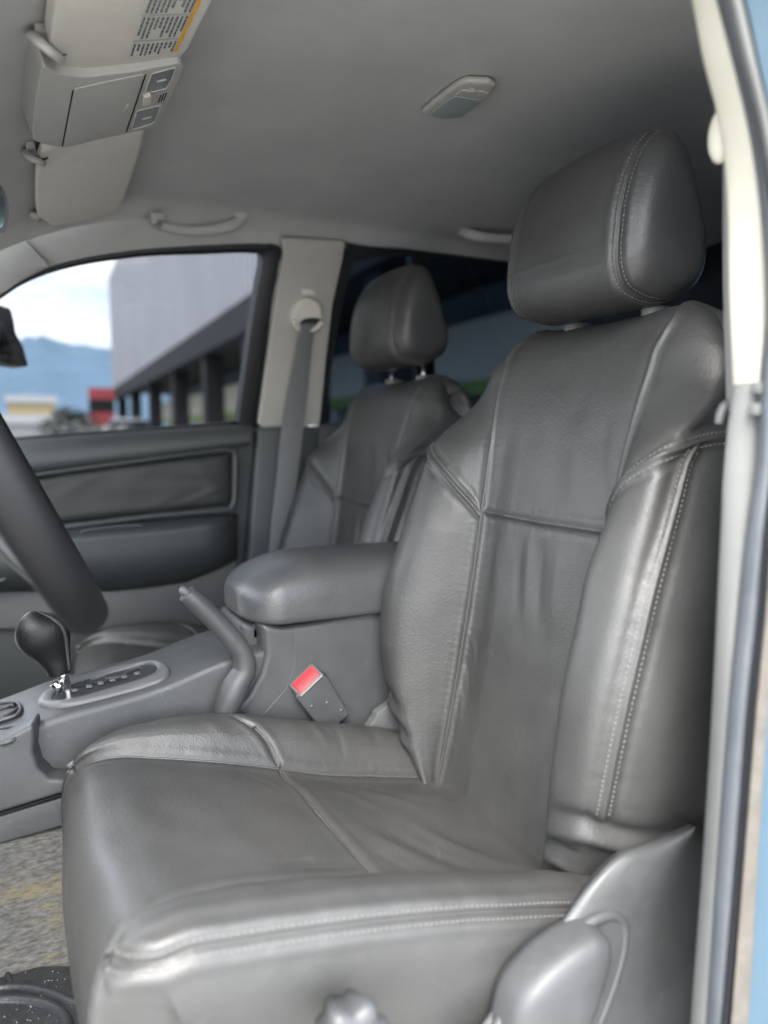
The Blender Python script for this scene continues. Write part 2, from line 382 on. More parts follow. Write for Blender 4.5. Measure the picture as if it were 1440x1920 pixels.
    def car(s, off, paint, lab, hgt=1.5):
        c = W(s, off, GROUND); t = thing('parked_car', lab, 'car', c, 'cars parked by the shops')
        def q(l, wd, z): return np.array([c[0]+uy*wd+ux*l, c[1]+uy*l-ux*wd, GROUND+z])
        def prism(nm, prof, w0, mt, inset=0):
            loops = []
            for wd, sc in ((-w0, .96), (-w0*.93, 1), (w0*.93, 1), (w0, .96)):
                loops.append([q(l*sc, wd, .3+(z-.3)*sc) for l, z in prof])
            return loft(nm, loops, mt, t)
        prism('body', [(-2.1, .3), (-2.15, .62), (-2.0, .88), (-1.1, .98), (1.7, 1.0), (2.1, .92), (2.15, .6), (2.1, .3)], .86, paint)
        prism('cabin', [(-1.15, .97), (-.5, hgt-.06), (-.3, hgt), (1.0, hgt), (1.3, hgt-.05), (1.75, .98)], .72, gls)
        prism('roof', [(-.52, hgt-.05), (-.3, hgt+.012), (1.0, hgt+.012), (1.32, hgt-.04), (1.0, hgt-.02), (-.3, hgt-.02)], .7, paint)
        for l in (-1.35, 1.35):
            for wd in (-.8, .8): tube('wheel', [q(l, wd-.1, .32), q(l, wd+.1, .32)], .32, ty, t, 18, upv=(0, 0, 1))
    car(12.5, 1.9, cw, 'white car parked under the arcade nearest the window edge', 1.62)
    car(21, 1.6, cw, 'white car parked between the middle arcade columns', 1.75)
    car(33, -1.0, cw, 'white van-like car parked beside the far columns', 1.95)
    car(52, -3.2, cw, 'white car parked in front of the red and white sign', 1.6)
outside()

# ------------------------------------------------------------------ cab shell
cab = thing('truck_cab', 'cream and grey pickup cab shell with headliner, pillars and blue door opening', 'vehicle', (.6, 1.2, -.85))
def headliner():
    xs = np.linspace(-.30, 1.72, 60); ys = np.linspace(.50, 1.708, 90); X, Y = np.meshgrid(xs, ys, indexing='ij')
    Z = roofz(X, Y); Z = np.maximum(Z, .22)
    n, k = X.shape; V = list(np.stack([X, Y, Z], -1).reshape(-1, 3)); F = []
    for i in range(n-1):
        for j in range(k-1): F.append((i*k+j, i*k+j+1, (i+1)*k+j+1, (i+1)*k+j))
    o = new_obj('headliner', V, F, HEADLINER, cab)
    top = new_obj('roof_skin', [(-.32, .49, .60), (1.74, .49, .60), (1.74, 1.74, .60), (-.32, 1.74, .60), (-.32, .48, .50), (1.74, .48, .50), (1.74, 1.77, .51), (-.32, 1.77, .51)],
                  [(0, 1, 2, 3), (0, 1, 5, 4), (2, 3, 7, 6), (1, 2, 6, 5)], PAINT, cab, False)
headliner()
# far side: rail above the windows, frames, pillars
FO = [(-60, 590), (0, 556), (40, 528), (98, 500), (200, 477), (311, 465), (420, 460), (505, 458)]
def side_wall():
    up = [far(x, y-70, .015) for x, y in FO+[(600, 458), (700, 462), (850, 470), (1000, 480), (1200, 490)]]
    lo = [far(x, y+6, .0) for x, y in FO+[(600, 458), (700, 462), (850, 470), (1000, 480), (1200, 490)]]
    strip('roof_rail', up, lo, FARN*.02, HEADLINER, cab, cols=3)
    # A-pillar trim at the far left with its seam
    A = [far(-80, 505, .022), far(0, 430, .022), far(40, 434, .022)]
    strip('pillar_trim', [far(-90, 440, .03), far(-20, 425, .03), far(22, 428, .03), far(48, 452, .03), far(92, 498, .03)],
          [far(-90, 600, .02), far(-40, 566, .02), far(0, 552, .02), far(40, 526, .02), far(94, 500, .02)], FARN*.02, HEADLINER, cab, cols=4, bulge=.006)
side_wall()
pd = thing('passenger_door', 'grey front passenger door with padded insert, armrest and clear side window', 'door', (.2, 1.95, -.85))
def front_window():
    inner = [(-70, 612), (0, 560), (40, 535), (89, 514), (150, 498), (213, 488), (275, 481), (380, 477), (470, 475), (489, 478), (492, 492), (484, 540), (471, 620), (460, 700), (449, 782), (447, 797)]
    outer = [(-80, 585), (0, 553), (38, 526), (86, 503), (148, 486), (210, 475), (275, 467), (385, 460), (490, 457), (518, 460), (529, 476), (522, 525), (508, 610), (494, 700), (482, 790), (481, 802)]
    strip('window_frame', [far(x, y, .004) for x, y in outer], [far(x, y, .0) for x, y in inner], FARN*.045, BLACK, pd, n=90, cols=6, bulge=.004)
    tube('window_seal', [far(x+9, y+4, .012) for x, y in [(490, 458), (512, 462), (520, 478), (514, 520), (500, 610), (486, 700), (474, 790)]], .006, BLACK, pd, 8, 40)
    G = [far(x, y, -.02) for x, y in [(-120, 660), (-70, 600), (0, 550), (89, 504), (213, 478), (380, 468), (500, 468), (485, 600), (455, 800), (440, 830), (30, 850), (-120, 860)]]
    new_obj('window_glass', G, [tuple(range(len(G)))], CLEAR_DIMMED, pd, False)
    tube('sill_seal', [atY(-60, 834, 1.93), atY(40, 825, 1.93), atY(240, 810, 1.93), (atY(447, 795, 1.93))], .008, BLACK, pd, 8, 20)
    # outside mirror seen through the front corner of the glass
    mp = [(-40, 560), (20, 578), (26, 600), (30, 625), (44, 650), (54, 688), (20, 684), (-40, 668)]
    ms = slab('door_mirror', fillet([atY(x, y, 2.16) for x, y in mp], .008), (-.03, .07, 0), BLACK, pd, .01, 3)
    slab('mirror_glass', fillet([atY(x, y, 2.155) for x, y in [(-40, 590), (6, 600), (14, 640), (24, 664), (-40, 650)]], .01), (-.001, .003, 0), MIRRORG, ms, 0)
front_window()

def far_door():
    Y = 1.90
    out = [(-120, 845), (40, 828), (240, 812), (460, 797), (477, 799), (474, 850), (463, 980), (452, 1088), (440, 1180), (400, 1500), (-120, 1500)]
    slab('door_panel', fillet([atY(x, y, Y) for x, y in out], .01), (0, .06, 0), DOORMAT, pd, .008, 4)
    # rounded upper ledge
    strip('upper_ledge', [atY(-80, 838, 1.885), atY(40, 826, 1.885), atY(240, 811, 1.885), atY(466, 796, 1.885)], [atY(-80, 905, 1.87), atY(60, 884, 1.87), (atY(240, 862, 1.87)), atY(468, 834, 1.87)], (0, .05, 0), DOORMAT, pd, cols=10, bulge=.012)
    # recessed insert with rim
    ins = [(-60, 912), (75, 888), (240, 866), (420, 842), (441, 846), (442, 870), (440, 940), (432, 956), (300, 966), (135, 986), (-60, 1010)]
    rim = fillet([atY(x, y, 1.885) for x, y in ins], .02, 6)
    tube('insert_rim', rim+[rim[0]], .008, DOORMAT, pd, 10)
    P = [atY(x, y, 1.885) for x, y in [(-50, 920), (75, 895), (240, 874), (418, 850), (433, 854), (432, 940), (424, 948), (300, 958), (135, 978), (-50, 1000)]]
    # padded leather insert as a grid with soft folds
    nx, nz = 120, 40; V = []; F = []
    for i in range(nx):
        t = i/(nx-1); x = -50+483*t; yt = 916-66*t**.95*1.0-4*sin(t*3); yb = 1000-54*t
        for j in range(nz):
            u = j/(nz-1); e = min(1, 6*u, 6*(1-u), 14*t, 14*(1-t)); d = .012*sqrt(max(0, e*(2-e)))
            d += .0008*sin(26*t+5*u+3*sin(9*t*u))*sin(pi*u) + .0018*math.exp(-((t-.86-.1*u)/.03)**2)*sin(pi*u)
            V.append(atY(x, yt*(1-u)+yb*u, 1.893-d))
    for i in range(nx-1):
        for j in range(nz-1): F.append((i*nz+j, i*nz+j+1, (i+1)*nz+j+1, (i+1)*nz+j))
    new_obj('padded_insert', V, F, mat('dark_door_leather', (.020, .021, .021), .55, .15, 14, .3, 420, 'voronoi'), pd)
    # armrest bulge: loft along the door
    loops = []
    for t in np.linspace(0, 1, 40):
        x = -80+526*t; top = 1012-50*t - 3*sin(pi*t); bot = 1112-12*t - 52*max(0, (t-.55)/.45)**2.2; e = min(1, (1-t)*9)
        e = sqrt(max(0, 1-(1-e)**2)); dep = .085*e+.004
        lp = []
        for k in range(22):
            a = k/21
            yy = top+(bot-top)*a; prof = (min(1, a/.16)**.6)*(1-max(0, (a-.35)/.65)**3*.55)
            lp.append(atY(x, yy, 1.90-dep*prof))
        lp.append(atY(x, bot, 1.93)); lp.append(atY(x, top, 1.93)); loops.append(lp)
    arm = loft('armrest', loops, DOORMAT, pd)
    arm.data.set_sharp_from_angle(angle=radians(60))
    pl = [atY(x, y, 1.835) for x, y in [(150, 1000), (160, 994), (250, 984), (266, 987), (266, 993), (255, 998), (170, 1008), (152, 1008)]]
    pl = chaikin(pl, 2); tube('pull_slot', pl+[pl[0]], .0045, DOORMAT, arm, 8)
    slab('slot_recess', [p+np.array([0, .0005, 0]) for p in pl], (0, .012, 0), PLASTIC_D, arm, 0)
    # speaker grille and lower step
    c = atY(-16, 1055, 1.826)
    ring = [c+np.array([.045*cos(a), 0, .045*sin(a)]) for a in np.linspace(0, 2*pi, 33)]
    tube('speaker_ring', ring, .003, PLASTIC, pd, 8)
    slab('lower_trim', [atY(x, y, 1.885) for x, y in [(-80, 1108), (210, 1108), (350, 1092), (443, 1052), (436, 1180), (-80, 1180)]], (0, .02, 0), PLASTIC_L, pd, .004)
far_door()

def far_pillar():
    slab('pillar_trim', fillet([far(x, y, .035) for x, y in [(527, 446), (648, 452), (642, 490), (624, 570), (611, 680), (600, 797), (485, 801), (500, 690), (518, 560), (532, 482), (533, 466)]], .012), FARN*.07, PILLARM, cab, .008, 4)
    slab('lower_pillar', [atY(x, y, 1.865) for x, y in [(485, 803), (602, 799), (575, 1090), (540, 1200), (456, 1200), (462, 1085)]], (0, .12, 0), DOORMAT, cab, .01, 3)
    slab('pillar_gap', [atY(x, y, 1.93) for x, y in [(470, 795), (492, 795), (470, 1180), (446, 1180)]], (0, .05, 0), DARKGAP, cab, 0)
    # rear door: dark frame, tinted glass, panel
    rd = thing('rear_door', 'dark rear passenger door with deeply tinted window behind the passenger seat', 'door', (1.1, 1.95, -.85))
    out = [(648, 455), (700, 463), (800, 468), (1000, 482), (1250, 500), (1330, 700)]
    inn = [(662, 492), (700, 484), (800, 482), (1000, 498), (1230, 516), (1300, 700)]
    strip('window_frame', [far(x, y, .01) for x, y in out], [far(x, y, .01) for x, y in inn], FARN*.05, BLACK, rd, cols=4)
    strip('front_frame', [far(x, y, .005) for x, y in [(640, 456), (622, 570), (608, 690), (596, 800)]], [far(x, y, .005) for x, y in [(664, 480), (642, 570), (622, 690), (610, 800)]], FARN*.05, BLACK, rd, cols=4)
    strip('divider_bar', [far(x, y, .0) for x, y in [(772, 470), (790, 800)]], [far(x, y, .0) for x, y in [(802, 470), (822, 800)]], FARN*.04, BLACK, rd, cols=4)
    G = [far(x, y, -.02) for x, y in [(630, 470), (1300, 480), (1300, 860), (590, 860)]]
    new_obj('window_glass', G, [(0, 1, 2, 3)], TINT, rd, False)
    a = atY(590, 800, 1.90); b = atY(1320, 800, 1.90)
    boxo('door_panel', (a[0], 1.88, -.9), (1.62, 1.96, .03), PLASTIC_D, rd, .01)
far_pillar()

def rest_of_shell():
    boxo('floor_pan', (-.75, .46, -.87), (1.66, 1.96, -.842), PLASTIC_D, cab, 0)
    boxo('bulkhead', (-.80, .46, -.87), (-.76, 1.96, -.05), PLASTIC_D, cab, 0)
    boxo('rear_panel', (1.62, .40, -.87), (1.68, 1.96, .03), PLASTIC_D, cab, 0)
    # rear window: frame and tinted heated glass
    x = 1.64
    boxo('rear_header', (x-.02, .44, .30), (x+.04, 1.96, .50), BLACK, cab, .01)
    for y0, y1 in ((.44, .62), (1.32, 1.96)): boxo('rear_corner', (x-.02, y0, .03), (x+.04, y1, .30), BLACK, cab, .01)
    g = new_obj('rear_glass', [(x, .60, .02), (x, 1.36, .02), (x, 1.36, .32), (x, .60, .32)], [(0, 1, 2, 3)], glass('rear_tint', (.05, .08, .12)), cab, False)
    V = []; F = []
    for i in range(9):
        z = .04+.03*i; q = len(V); V += [(x-.003, .62, z), (x-.003, 1.32, z), (x-.003, 1.32, z+.002), (x-.003, .62, z+.002)]; F.append((q, q+1, q+2, q+3))
    new_obj('heater_wires', V, F, BLACK, g, False)
    # windscreen, left front quarter: leave the glass of the windscreen itself
    new_obj('windscreen', [(-.78, .5, -.03), (-.78, 1.9, -.03), (-.28, 1.78, .44), (-.28, .62, .44)], [(0, 1, 2, 3)], glass('windscreen_glass', (.88, .90, .90)), cab, False)
    loops = []
    for x, z0 in ((-.80, -.06), (-1.0, -.07), (-1.4, -.11), (-1.8, -.18), (-1.92, -.30)):
        loops.append([(x, y, z0-.10*abs((y-1.2)/.75)**3) for y in np.linspace(.45, 1.95, 20)]+[(x, 1.95, -.7), (x, .45, -.7)])
    loft('bonnet', loops, PAINT, cab)
    # dashboard mass in front of the wheel (only its reflection and shade reach the view)
    loops = []
    for y in np.linspace(.5, 1.9, 12):
        loops.append([(-.75, y, -.04), (-.55, y, -.03), (-.38, y, -.06), (-.30, y, -.14), (-.29, y, -.28), (-.36, y, -.40), (-.50, y, -.45), (-.75, y, -.45)])
    d = loft('dashboard', loops, PLASTIC, None); tag(d, 'dark grey dashboard ahead of the steering wheel, mostly outside the photo', 'dashboard')
rest_of_shell()

def near_frame():
    # door opening edge at the right: each strip has its own depth and thickness
    def S(name, Lp, Rp, YL, YR, mt, dep, bulge=0.0, par=cab, dx=.0):
        up = lambda P: [(P[0][0]+3*(P[0][0]-P[1][0]), P[0][1]+3*(P[0][1]-P[1][1]))]+P if P[0][1] == -80 else P
        Lp, Rp = up(Lp), up(Rp)
        return strip(name, [atY(x, y, YL) for x, y in Lp], [atY(x, y, YR) for x, y in Rp], (dep*.95, dep*.62, 0), mt, par, n=60, cols=8, bulge=bulge)
    S('near_pillar_trim', [(1278, -80), (1297, 0), (1320, 119), (1341, 200), (1358, 300), (1364, 400), (1367, 550), (1374, 722)],
      [(1322, -80), (1344, 0), (1375, 119), (1403, 237), (1421, 350), (1432, 480), (1434, 600), (1425, 716)], .47, .44, CREAM, .06, .004)
    S('near_lower_trim', [(1373, 723), (1365, 800), (1356, 900), (1348, 1050), (1336, 1300), (1318, 1600), (1294, 1920), (1288, 2000)],
      [(1425, 717), (1418, 870), (1402, 1000), (1386, 1150), (1370, 1300), (1350, 1560), (1326, 1920), (1320, 2000)], .45, .43, TRIMG, .10, .004)
    S('dark_seal', [(1320, -80), (1342, 0), (1373, 119), (1401, 237), (1419, 350), (1430, 480), (1432, 600), (1423, 716), (1416, 870), (1398, 1000), (1382, 1150), (1367, 1300), (1347, 1560), (1323, 1920), (1317, 2000)],
      [(1345, -80), (1366, 0), (1392, 119), (1420, 237), (1440, 350), (1452, 480), (1456, 600), (1452, 716), (1447, 870), (1436, 1000), (1424, 1150), (1408, 1300), (1388, 1560), (1358, 1920), (1350, 2000)], .43, .41, mat('seal_grey', (.075, .082, .092), .35, .15, 30), .05, .008)
    S('rubber_lip', [(1362, -80), (1384, 0), (1410, 119), (1440, 250), (1458, 400), (1466, 600), (1460, 800), (1436, 1000), (1424, 1150), (1407, 1300), (1386, 1560), (1354, 1920), (1346, 2000)],
      [(1376, -80), (1399, 0), (1425, 119), (1456, 250), (1476, 400), (1484, 600), (1476, 800), (1449, 1000), (1437, 1150), (1422, 1300), (1401, 1560), (1372, 1920), (1364, 2000)], .405, .40, BLACK, .04, .004)
    S('roof_flange', [(1342, -80), (1362, 0), (1390, 119), (1420, 237), (1440, 340)], [(1370, -80), (1392, 0), (1420, 119), (1448, 237), (1466, 340)], .405, .395, TRIMG, .03, .008)
    S('sealant_bead', [(1450, 960), (1436, 1150), (1421, 1300), (1400, 1560), (1371, 1920), (1364, 2000)],
      [(1470, 960), (1457, 1150), (1442, 1300), (1424, 1560), (1402, 1920), (1395, 2000)], .393, .389, SEALANT, .03, .0015)
    S('paint_edge', [(1374, -80), (1398, 0), (1424, 119), (1450, 237), (1480, 420), (1490, 700), (1478, 960), (1456, 1150), (1441, 1300), (1423, 1560), (1400, 1920), (1394, 2000)],
      [(1500, -80), (1520, 0), (1550, 119), (1580, 237), (1600, 420), (1620, 700), (1620, 960), (1600, 1150), (1600, 1300), (1590, 1560), (1580, 1920), (1570, 2000)], .392, .365, PAINT, .05, .001)
    # trim clips on the lower trim's edge
    for (x, y) in ((1425, 727), (1419, 768)):
        c = atY(x, y, .425); boxo('trim_clip', tuple(c-np.array([.004, .004, .005])), tuple(c+np.array([.004, .006, .005])), TRIMG, cab, .0015)
    # coat hook knob on the pillar (belt anchor cover seen edge on)
    K = []
    c = atY(1352, 255, .49)
    for (x, y, r) in ((1341, 205, .002), (1340, 216, .006), (1341, 228, .009), (1346, 236, .006)):
        pass
    bmv = bmesh.new(); bmesh.ops.create_uvsphere(bmv, u_segments=24, v_segments=16, radius=1)
    for v in bmv.verts: v.co = Vector(tuple(c)) + Vector((v.co.x*.009, v.co.y*.012, v.co.z*.024)) + Vector((.0, 0, 0))
    bm_obj('belt_guide_cover', bmv, CREAM, cab)
near_frame()
def near_body():
    t = thing('closed_rear_door', 'closed blue rear door behind the near pillar, outside the photo', 'door', (1.1, .42, -.85))
    boxo('door_panel', (.595, .36, -.88), (1.72, .44, .03), PAINT, t, .01)
    boxo('window_frame', (.60, .38, .03), (.78, .44, .44), BLACK, t, .005); boxo('window_frame', (1.55, .38, .03), (1.72, .44, .44), BLACK, t, .005)
    new_obj('window_glass', [(.76, .41, .02), (1.57, .41, .02), (1.57, .41, .46), (.76, .41, .46)], [(0, 1, 2, 3)], TINT, t, False)
    boxo('roof_side', (.57, .34, .44), (1.74, .50, .62), PAINT, cab, .02); boxo('door_header', (-.34, .44, .50), (.568, .53, .62), PAINT, cab, .015)
near_body()
nb = thing('seat_belt', 'pale grey belt webbing on the near door pillar beside the driver headrest', 'seat belt', atY(1366, 520, .5), 'front seat belts')
strip('webbing', [atY(x, y, .52) for x, y in [(1357, 285), (1357, 400), (1358, 550), (1362, 700), (1364, 770)]], [atY(x, y, .48) for x, y in [(1376, 285), (1378, 400), (1379, 550), (1377, 700), (1372, 770)]], (.001, .002, 0), BELT_L, nb, cols=3)
tube('belt_hook', [atY(x, y, .50) for x, y in [(1366, 752), (1357, 764), (1351, 780), (1348, 796)]], [.003, .005, .005, .004], PLASTIC_L, nb, 10, 14)

# ------------------------------------------------------------------ ceiling fittings
def roof_slab(name, pts, thick, m, parent, bevel=.006, off=0.0, r=.015, sub=1):
    P = [onroof(x, y, off+thick) for x, y in pts]
    if r: P = fillet(P, r)
    nrm = np.array([0, 0, 1.0])
    return slab(name, P, (0, 0, thick*.9), m, parent, bevel, 4)
class Plane:
    def __init__(self, a, b, c):
        A, B, Cc = (onroof(*p) for p in (a, b, c)); n = np.cross(B-A, Cc-A); n /= np.linalg.norm(n)
        self.n = n if n[2] < 0 else -n; self.p = A
    def __call__(self, px, py, off=0.0):
        d = ray(px, py); return d*(((self.p+self.n*off) @ self.n)/(d @ self.n))
def plane_slab(name, pl, pts, top, bottom, m, parent, bevel=.006, r=.015):
    P = [pl(x, y, bottom) for x, y in pts]
    if r: P = fillet(P, r)
    return slab(name, P, -pl.n*(bottom-top), m, parent, bevel, 4)
def visors():
    # near visor with its warning label
    P = [(118, -60), (100, 40), (95, 78), (98, 100), (112, 120), (150, 134), (220, 133), (290, 126), (335, 112), (352, 95), (400, 0), (428, -60)]
    c = onroof(230, 60)
    v = thing('sun_visor', 'cream sun visor at the top edge carrying a printed label with an amber edge', 'sun visor', c, 'sun visors')
    pl = Plane((110, 20), (360, 60), (230, 130))
    plane_slab('visor_panel', pl, P, .006, .028, VISORM, v, .008, .01)
    # label: paper sheet just below the visor, with rows of lines of print
    LB = [(280, -40), (258, 50), (240, 110), (280, 112), (318, 106), (333, 98), (362, 40), (385, -8), (398, -40)]
    lab = new_obj('warning_label', [pl(x, y, .0286) for x, y in LB], [tuple(range(len(LB)))], PAPER, v, False)
    def Lp(a, b):      # a: 0..1 across (left to right), b: image row
        t = (b+8)/116.0; x0 = 281-41*t - 6*t*(1-t); x1 = 384-52*t
        yy = b + 0.0*a
        return pl(x0+(x1-x0)*a, b-10*a*a*t, .0292)
    V = []; F = []
    def q(a0, b0, a1, b1, wd):
        p0, p1 = Lp(a0, b0), Lp(a1, b1); d = p1-p0; ln = np.linalg.norm(d)
        if ln < 1e-5: return
        d /= ln; s = np.cross(d, (0, 0, 1.0)); s /= np.linalg.norm(s); i = len(V)
        V.extend([p0-s*wd, p1-s*wd, p1+s*wd, p0+s*wd]); F.append((i, i+1, i+2, i+3))
    random.seed(3)
    for (b0, b1) in ((-30, 26), (32, 74), (82, 106)):
        for k in range(10):
            a = .06+.80*k/9.0; e = random.choice((1, 1, .55, .8)); b = b0+1
            while b < b0+(b1-b0)*e-2:
                ln = random.uniform(2.5, 7); q(a, b, a, min(b+ln, b1-1), .0011); b += ln+random.uniform(.8, 1.6)
    for b in (29, 78): q(.0, b, .88, b, .0006)
    new_obj('label_print', V, F, INK, lab, False)
    A = [Lp(.91, b) for b in np.linspace(-30, 106, 16)]; B = [Lp(.985+.012*sin(b*.9), b) for b in np.linspace(-30, 106, 16)]
    k = len(A); new_obj('amber_edge', A+B, [(i, i+1, k+i+1, k+i) for i in range(k-1)], AMBER, lab, False)
    # far visor
    P = [(70, 300), (78, 282), (96, 276), (150, 268), (225, 251), (262, 247), (271, 253), (268, 275), (250, 330), (228, 390), (218, 399), (180, 412), (120, 424), (94, 426), (84, 416), (70, 410), (66, 380), (66, 330)]
    c = onroof(160, 340)
    v2 = thing('sun_visor', 'plain cream sun visor on the passenger side, above the far door', 'sun visor', c, 'sun visors')
    roof_slab('visor_panel', P, .022, VISORM, v2, .008, .006, .008)
    tube('visor_pivot', [onroof(62, 398, .0), onroof(64, 404, .02), onroof(72, 408, .02)], .007, CONSOLEO, v2, 10, 8)
    # clips holding each visor's inner end
    def clip(px, lab, dk):
        t = thing('visor_clip', lab, 'visor clip', onroof(*px[0]), 'visor clips')
        a = [onroof(px[0][0], px[0][1], .0), onroof(px[0][0]+3, px[0][1]+8, .022), onroof((px[0][0]+px[1][0])/2, (px[0][1]+px[1][1])/2+4, .034), onroof(px[1][0]-4, px[1][1]-4, .036), onroof(px[1][0], px[1][1]-2, .03), onroof(px[1][0]+6, px[1][1]-10, .012)]
        tube('hook', a, [.006, .007, .006, .007, .007, .005], CONSOLEO, t, 12, 24, squash=(.8, 1.2))
        roof_slab('mount', [(px[0][0]-2, px[0][1]-4), (px[1][0]-10, px[0][1]-6), (px[1][0]-4, px[1][1]-8), (px[0][0]+8, px[0][1]+12)], .012, CONSOLEO, t, .003, 0, .004)
        tube('pin', [onroof(px[1][0]-6, px[1][1]-8, .026), onroof(px[1][0]+12, px[1][1]-14, .026)], .005, PLASTIC_D, t, 10)
    clip([(66, 66), (110, 108)], 'cream visor clip at the near visor, upper of the two hooks', 0)
    clip([(50, 283), (76, 306)], 'grey visor clip at the far visor, lower of the two hooks', 0)
visors()
def overhead():
    c = onroof(180, 200)
    t = thing('overhead_console', 'grey overhead console with flap compartment, two map lamps and a small switch', 'overhead console', c)
    P = [(78, 130), (84, 124), (112, 140), (160, 146), (250, 135), (338, 118), (345, 124), (330, 160), (300, 232), (290, 239), (250, 248), (180, 263), (120, 278), (80, 270), (62, 262), (61, 240), (68, 180)]
    pl = Plane((85, 140), (315, 140), (110, 268)); D = .042
    plane_slab('housing', pl, P, -.012, .042, CONSOLEO, t, .014, .012)
    fl = plane_slab('flap', pl, [(139, 168), (200, 154), (270, 140), (236, 246), (170, 262), (119, 273)], D-.002, D+.0012, CONSOLEO, t, .0008, .003)
    for A in ([(137, 169), (117, 274)], [(273, 140), (237, 247)]):
        tube('flap_gap', [pl(A[0][0], A[0][1], D+.0004), pl(A[1][0], A[1][1], D+.0004)], .0010, DARKGAP, t, 6, 6)
    tube('flap_grip', [pl(240, 196, D+.002), pl(234, 210, D+.002)], .0015, CONSOLEO, fl, 8)
    lens = mat('map_lamp_lens', (.15, .16, .16), .2)
    for pts in ([(284, 138), (330, 126), (322, 150), (312, 166), (270, 176)], [(256, 208), (302, 197), (292, 226), (284, 232), (246, 244)]):
        o = plane_slab('map_lamp', pl, pts, D-.002, D+.0008, lens, t, .0006, .004)
        q = [pl(x, y, D+.001) for x, y in pts]; tube('lamp_frame', fillet(q, .004)+[fillet(q, .004)[0]], .0012, CONSOLEO, o, 6)
        cx = sum(p[0] for p in pts)/5; cy = sum(p[1] for p in pts)/5
        tube('lamp_rib', [pl(cx-10, cy+2, D+.001), pl(cx+8, cy-3, D+.001)], .0016, CONSOLEO, o, 8)
    plane_slab('switch', pl, [(270, 184), (284, 180), (283, 196), (268, 200)], D-.002, D+.006, CREAM, t, .0015, .002)
    for k in range(3): tube('vent_slot', [pl(302+5*k, 178-2*k, D+.0002), pl(297+5*k, 192-2*k, D+.0002)], .0009, DARKGAP, t, 6)
overhead()
def dome():
    c = onroof(860, 190)
    t = thing('dome_lamp', 'cream rectangular dome lamp with clouded lens on the middle of the ceiling', 'ceiling lamp', c)
    B = [(790, 212), (812, 194), (858, 160), (876, 154), (918, 156), (930, 162), (926, 172), (880, 212), (866, 222), (840, 226), (812, 222)]
    roof_slab('bezel', B, .012, PILLARM, t, .006, .0, .004)
    roof_slab('lens', [(800, 217), (852, 181), (902, 189), (868, 219), (842, 224)], .004, DIFFUSER, t, .002, .0115, .004)
    roof_slab('switch_plate', [(854, 179), (866, 170), (905, 172), (918, 176), (905, 188)], .003, PILLARM, t, .001, .0115, .003)
    roof_slab('switch', [(876, 176), (882, 171), (892, 173), (888, 181), (880, 183)], .006, PILLARM, t, .002, .0115, .002)
dome()
def handles():
    for pts, lab in (([(288, 408), (300, 420), (340, 431), (400, 430), (440, 420), (456, 406)], 'beige grab handle above the clear front passenger window'),
                     ([(866, 433), (882, 440), (920, 446), (960, 447), (1010, 440), (1030, 425)], 'shadowed grab handle above the tinted rear window')):
        base = [onroof(x, y, .002) for x, y in pts]
        mid = [onroof(x, y, d) for (x, y), d in zip(pts, (.0, .022, .034, .034, .022, .0))]
        t = thing('grab_handle', lab, 'grab handle', base[0], 'ceiling grab handles')
        tube('grip', mid, [.012, .013, .011, .011, .013, .012], HEADLINER, t, 14, 40, squash=(1.0, .8))
        for i in (0, -1):
            q = onroof(pts[i][0]+(6 if i == 0 else -6), pts[i][1]+2, .004)
            boxo('mount_cap', tuple(q-np.array([.014, .012, .004])), tuple(q+np.array([.014, .012, .010])), HEADLINER, t, .004)
handles()
def mirror():
    c = onroof(2, 400, .12)
    t = thing('interior_mirror', 'dark-rimmed rear-view mirror cut by the left photo edge', 'mirror', c)
    P = [(-110, 350), (-60, 335), (-8, 337), (8, 352), (17, 378), (18, 405), (14, 432), (6, 437), (-60, 446), (-110, 430)]
    slab('housing', chaikin([atY(x, y, 1.04) for x, y in P], 1), (-.03, .01, 0), BLACK, t, .005, 3)
    P2 = [(-105, 358), (-60, 344), (-10, 346), (2, 358), (9, 380), (10, 404), (6, 424), (-2, 428), (-60, 436), (-105, 424)]
    slab('mirror_glass', chaikin([atY(x, y, 1.037) for x, y in P2], 1), (-.002, .002, 0), MIRRORG, t, 0)
mirror()

# ------------------------------------------------------------------ seats
def seam_dist(P, seams):
    """for each point of P the nearest seam sample: distance, seam index, arc length"""
    pts = []; ids = []; ss = []
    for i, s in enumerate(seams):
        q, a = resample(s['pts'], .0015); pts.append(q); ids += [i]*len(q); ss.append(a)
    pts = np.concatenate(pts); ids = np.array(ids); ss = np.concatenate(ss)
    kd = kdtree.KDTree(len(pts))
    for i, p in enumerate(pts): kd.insert(p, i)
    kd.balance()
    D = np.empty(len(P)); I = np.empty(len(P), int); S = np.empty(len(P))
    for i, p in enumerate(P):
        c, k, d = kd.find(p); D[i] = d; I[i] = ids[k]; S[i] = ss[k]
    return D, I, S
def grid_normals(G):
    du = np.gradient(G, axis=0); dv = np.gradient(G, axis=1); n = np.cross(du, dv); l = np.linalg.norm(n, axis=2, keepdims=True)
    return n/np.maximum(l, 1e-9)
def wobble(s, seed):
    return sin_sum(s, seed)
def sin_sum(s, seed):
    r = np.random.default_rng(seed); o = np.zeros_like(s)
    for f in (23, 41, 67, 110, 170, 260): o += np.sin(s*f*(1+.2*r.random())*2 + r.random()*6.28)*r.random()
    return o/2.2
def noise3(P, scale, seed):                      # cheap smooth 3-D noise from random waves
    r = np.random.default_rng(seed); o = np.zeros(len(P))
    for _ in range(14):
        k = r.normal(size=3); k = k/np.linalg.norm(k)*scale*r.uniform(.6, 1.6); o += np.sin(P @ k + r.random()*6.28)
    return o/5
